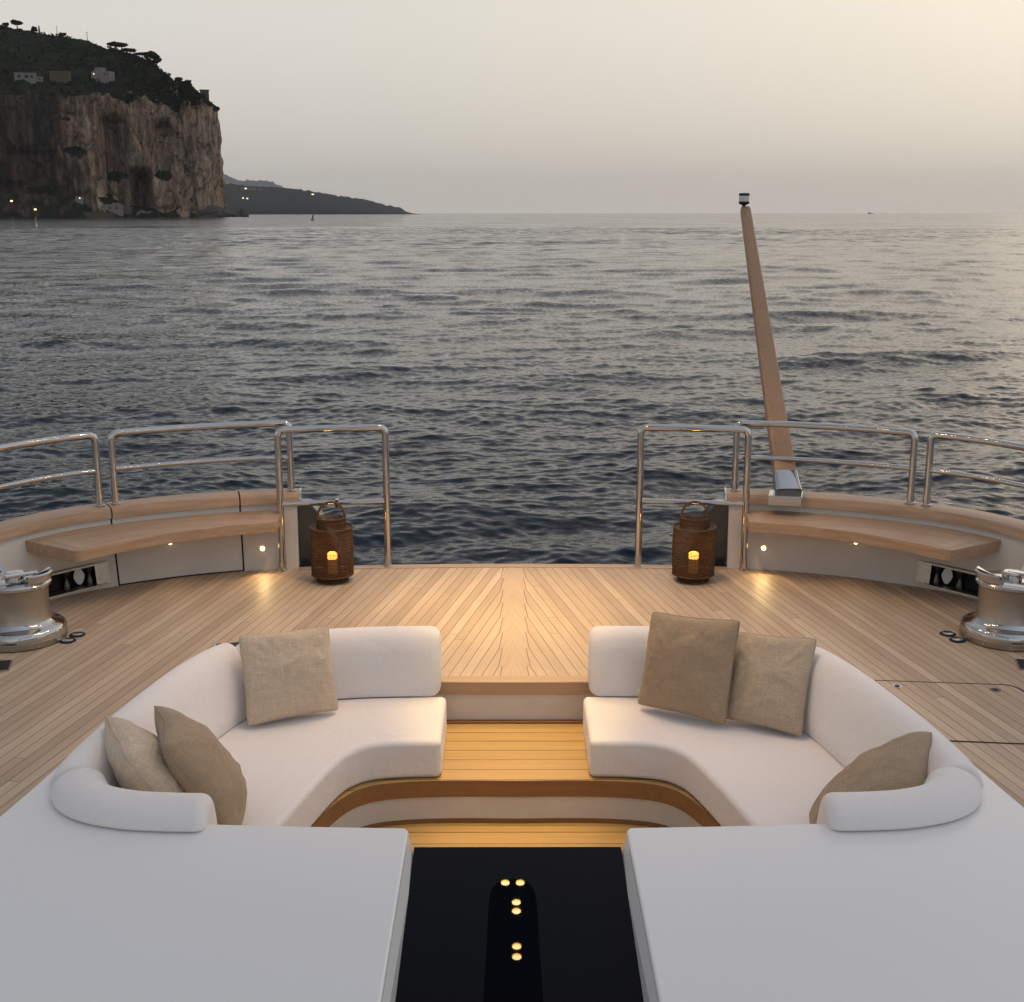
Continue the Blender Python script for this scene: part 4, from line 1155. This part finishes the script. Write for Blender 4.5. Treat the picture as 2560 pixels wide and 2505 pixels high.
# buildings on the cliff
M['pw'] = paint('pale_house_wall', (.24, .212, .20), .9); M['po'] = paint('ochre_house_wall', (.12, .09, .062), .9); M['pt'] = paint('tower_stone', (.10, .085, .07), .9)
M['win'] = mat('dark_window', (.02, .02, .022), .3)[0]; M['wlit'] = mat('lit_window', (.8, .7, .5), .5, emit=(1., .8, .45), estr=1.5)[0]
M['roof'] = paint('house_roof', (.20, .16, .14), .9)
def house(label, name, cat, px, py, wd, dp, ht, mt, wins, rz=0., roof=True, extra=None, group=None):
    g = crest_pt(px) if py < 0 else hit_px(px, py)
    if not g: return
    g = Vector(g) + Vector((0, 2, 0 if py > 0 else -3))
    T = thing(name, label, cat, tuple(g), group)
    rot = Matrix.Rotation(rz, 3, 'Z')
    def bx(c, d): return MB().box(g + rot @ Vector(c), d, rz)
    mb = bx((0, 0, ht / 2 - 4), (wd, dp, ht + 8))
    for (c, d) in (extra or []): mb.box(g + rot @ Vector(c), d, rz)
    mb.build('wall', mt, T, smooth=False)
    if roof:
        bx((0, 0, ht + .25), (wd + .6, dp + .6, .5)).build('roof', M['roof'], T, smooth=False)
    for (x, z, w1, h1, lit) in wins:
        f = bx((x, -dp / 2 - .03, z), (w1, .14, h1)).build('window', M['wlit'] if lit else M['win'], T, smooth=False)
    return T
house('long low white house with two dark windows at the left on the cliff slope', 'white_house', 'house', 49, 152, 26, 10, 8.5, M['pw'], [(-7, 4, 4, 3.6, 0), (2, 4, 5, 3.6, 0), (8.5, 4, 3, 3.2, 0)], .15)
house('ochre flat-roofed house between the white houses on the slope', 'ochre_house', 'house', 115, 152, 24, 12, 10, M['po'], [(2, 5.5, 1.6, 2.4, 0), (-6, 4, 2, 2.6, 0)], -.1)
house('tall pale villa with stepped roof above the cliff edge', 'pale_villa', 'house', 196, 150, 26, 14, 9, M['pw'], [(7, 5, 1.8, 3, 0), (-9, 6, 1.4, 1.8, 1), (10.5, 6, 1.4, 2.2, 0)], -.25, roof=False, extra=[((-3, -.6, 8), (9, 12, 12)), ((-9, 1, 9.6), (6, 8, 3)), ((-2, -2, -5), (12, 12, 10))])
house('small pale outbuilding beside the long white house', 'outbuilding', 'house', 75, 155, 9, 7, 5.5, M['pw'], [(1, 3, 2, 2, 0)], .1)
house('square stone watchtower standing on the cliff tip', 'watchtower', 'tower', 389, -1, 11, 10, 14, M['pt'], [(1.5, 7, 1.4, 2.4, 0)], .3, roof=False, extra=[((0, 0, 14.2), (12.4, 11.4, 1.6))])
house('low white boathouse on the shore below the cliff', 'boathouse', 'house', 218, 401, 24, 10, 8, M['pw'], [(-5, 4, 3, 3, 0), (4, 4, 3, 3, 0)], 0., extra=[((3, 0, 8), (10, 8, 5))])
house('small shed to the right of the boathouse on the shore', 'shed', 'house', 242, 403, 12, 8, 6, M['po'], [(0, 3, 2, 2, 0)])
house('half hidden pale cottage at the foot of the dark cliff', 'cottage', 'house', 152, 381, 10, 8, 5, M['pw'], [(1, 3, 1.6, 1.6, 1)])
house('long pale quay wall at the waterline left of the boathouse', 'quay_wall', 'wall', 165, 408, 70, 6, 3, M['po'], [], 0., roof=False)
for px, py, lb in ((25, 388, 'yellow shore lamp highest at the left edge of the dark shore'), (70, 404, 'bright shore lamp at the waterline near the left edge')):
    g = hit_px(px, py)
    if g:
        g = Vector(g) + Vector((0, -3, 0)); T = thing('shore_lamp', lb, 'lamp', tuple(g), 'lamps along the shore')
        MB().tube([g, g + Vector((0, 0, 3))], .15, 6).build('post', M['bark'], T)
        MB().lathe([(.2, 3), (1.5, 3.3), (1.5, 4.6), (.2, 5)], tuple(g), 10).build('lamp', mat('shore_lamp_glow', (.9, .8, .5), .5, emit=(1., .78, .35), estr=2.2)[0], T)
for px, h, lb in ((110, 15, 'taller thin mast on the hill crest, left of the other'), (167, 13, 'shorter thin mast on the hill crest, right of the other')):
    g = crest_pt(px)
    T = thing('mast', lb, 'mast', tuple(g), 'thin masts on the hill crest')
    MB().tube([g - Vector((0, 0, 3)), g + Vector((0, 0, h * .82))], [.5, .3], 6).build('pole', M['pt'], T)
    MB().box(g + Vector((0, 0, h * .82)), (2.2, .6, .6)).build('crossarm', M['pt'], T, smooth=False)
# rock spur at the foot of the cliff tip
def rock(c, s, seed):
    bm = bmesh.new(); bmesh.ops.create_icosphere(bm, subdivisions=4, radius=1)
    for v in bm.verts:
        d = 1 + .45 * mnoise.noise(v.co * 1.3 + Vector((seed, 0, 0))) + .2 * abs(mnoise.noise(v.co * 4 + Vector((seed, 3, 0))))
        v.co = Vector((v.co.x * s[0] * d, v.co.y * s[1] * d, v.co.z * s[2] * d))
        v.co.z += v.co.x * .0
    V = [Vector(c) + v.co for v in bm.verts]; F = [[w_.index for w_ in f.verts] for f in bm.faces]; bm.free(); return V, F
M['rock'] = paint('shore_rock', (.085, .075, .07), .95)
for (px, s, z, sdd, lb) in ((405, (22, 14, 10), 2, 1, 'dark rock at the base of the cliff tip'), (428, (18, 12, 9), 0, 2, 'slanting grey rock in the middle of the spur'), (447, (14, 10, 6), -1, 3, 'low rock between the grey slab and the end rock'), (462, (8, 7, 9.5), 0, 4, 'pointed dark rock ending the spur')):
    V, F = rock((PX(px, 1740), 1740, SEA + z), s, sdd * 7.3)
    o = MB().add(V, F).build('shore_rock', M['rock'], None, angle=25); tag(o, lb, 'rock', 'rocks of the spur below the cliff')

# far headland and mountains
def ridge(name, Y, prof, depth, mt, rough_, n=260, kind='structure'):
    V = []; F = []; rows = 14
    x0, x1 = prof[0][0], prof[-1][0]
    for i in range(n + 1):
        px = x0 + (x1 - x0) * i / n; zt = max(0., ZY(interp(px, prof), Y) - 2.62 + (2.62 - SEA) * .0)
        zt *= 1.; 
        for k in range(rows + 1):
            t_ = k / rows; yy = Y - depth * .35 * (1 - t_) if t_ < 1 else Y
            z = zt * (t_ ** .8) + rough_ * fbm(px / 9, t_ * 5, Y * .001, 4) * min(1, zt / (rough_ * 6 + 1e-6)) * (.3 + .7 * t_)
            z = max(z, -6) if k else -8
            V.append((PX(px, Y) * (yy / Y), yy, SEA + z))
        V.append((PX(px, Y) * (1 + depth / Y), Y + depth, SEA - 8))
    r = rows + 2
    for i in range(n):
        for k in range(r - 1): F.append((i * r + k, (i + 1) * r + k, (i + 1) * r + k + 1, i * r + k + 1))
    o = MB().add(V, F).build(name, mt, None, angle=180); tag(o, kind=kind); return o
M['far'] = paint('far_wooded_slope', (.020, .024, .020), .95); M['mtn'] = paint('bare_mountain', (.06, .06, .06), .95)
HEAD = [(360, 335), (420, 348), (440, 346), (455, 349), (480, 352), (520, 353), (560, 356), (600, 362), (640, 369), (700, 378), (735, 388), (752, 390), (764, 394), (772, 400), (785, 403.5), (800, 405)]
hd = ridge('headland', 6000, HEAD, 1800, M['far'], 5.)
ridge('mountains', 24000, [(330, 345), (400, 338), (430, 331), (445, 337), (455, 340), (468, 343), (480, 341), (500, 342), (520, 345), (540, 355), (565, 367), (590, 374), (650, 384), (720, 389), (740, 394), (760, 405)], 6000, M['mtn'], 40.)
hbv = BVHTree.FromPolygons([v.co for v in hd.data.vertices], [p.vertices for p in hd.data.polygons])
for px, py, lit, wd, lb in ((466, 360, 1, 34, 'largest lit house on the headland, upper left'), (486, 362, 0, 60, 'long pale house right of the lit house on the headland'), (522, 353, 1, 16, 'lit house high on the headland crest'),
                            (594, 371, 1, 18, 'lit house farthest right on the headland slope'), (462, 378, 1, 12, 'lower lit house on the left of the headland'), (470, 379, 1, 12, 'small lit house low on the headland, beside its neighbour'),
                            (537, 383, 0, 16, 'small pale house alone low on the headland')):
    d = Vector((PX(px, 1., py), 1., EL(py))).normalized(); h = hbv.ray_cast(Vector((-.035, 0, 2.62)), d)[0]
    if not h: continue
    T = thing('headland_house', lb, 'house', tuple(h), 'houses on the far headland')
    MB().box(h + Vector((0, 5, 3)), (wd, 14, 12)).build('wall', M['pw'], T, smooth=False)
    MB().box(h + Vector((0, 5, 9.5)), (wd + 1.5, 15.5, 1.2)).build('roof', M['roof'], T, smooth=False)
    MB().box(h + Vector((wd * .1, -2.2, 4)), (min(wd * .5, 9), .6, 5)).build('window', M['wlit'] if lit else M['win'], T, smooth=False)
# small buoy and a distant ship
T = thing('buoy', 'tiny dark and white marker buoy on the water off the headland', 'buoy', (PX(593, 900), 900, SEA))
MB().lathe([(1., -.5), (1.3, .3), (1., 1.0), (.3, 1.4)], (PX(593, 900), 900, SEA), 16).build('float', M['pw'], T)
MB().tube([(PX(593, 900), 900, SEA + 1), (PX(593, 900) + .8, 900, SEA + 3.6)], [.35, .5], 8).build('topmark', M['black'], T)
sx_, sy_ = PX(1655, 9000), 9000.
T = thing('ship', 'distant dark ship on the horizon at the right', 'ship', (sx_, sy_, SEA))
MB().add([(sx_ + a, sy_ + b, SEA + c) for a, b, c in ((-17, -4, 0), (15, -4, 0), (20, -4, 5), (-18, -4, 4), (-17, 4, 0), (15, 4, 0), (20, 4, 5), (-18, 4, 4))], [(0, 1, 2, 3), (4, 5, 6, 7), (0, 1, 5, 4), (1, 2, 6, 5), (2, 3, 7, 6), (3, 0, 4, 7)]).build('ship_hull', M['rock'], T, smooth=False)
MB().box((sx_ - 8, sy_, SEA + 8), (9, 6, 8)).build('deckhouse', M['pw'], T, smooth=False)

# ------------------------------------------------------------------ haze
hm = bpy.data.materials.new('haze_air'); hm.use_nodes = True; nt = hm.node_tree; nt.nodes.clear()
ou = nt.nodes.new('ShaderNodeOutputMaterial'); pv = nt.nodes.new('ShaderNodeVolumePrincipled')
pv.inputs['Color'].default_value = (.985, .99, .995, 1); pv.inputs['Density'].default_value = 2.1e-5; pv.inputs['Anisotropy'].default_value = .1
nt.links.new(pv.outputs[0], ou.inputs['Volume'])
hz_o = MB().box((0, 0, 425), (62000, 62000, 870)).build('haze', hm, None, smooth=False); tag(hz_o, kind='stuff')

# ------------------------------------------------------------------ render settings
scene.view_settings.view_transform = 'Standard'; scene.view_settings.look = 'None'
scene.view_settings.exposure = .16; scene.view_settings.gamma = 1
cy = scene.cycles
cy.max_bounces = 8; cy.diffuse_bounces = 3; cy.glossy_bounces = 4; cy.volume_bounces = 0; cy.sample_clamp_indirect = 4.
cy.use_adaptive_sampling = True; cy.use_denoising = True
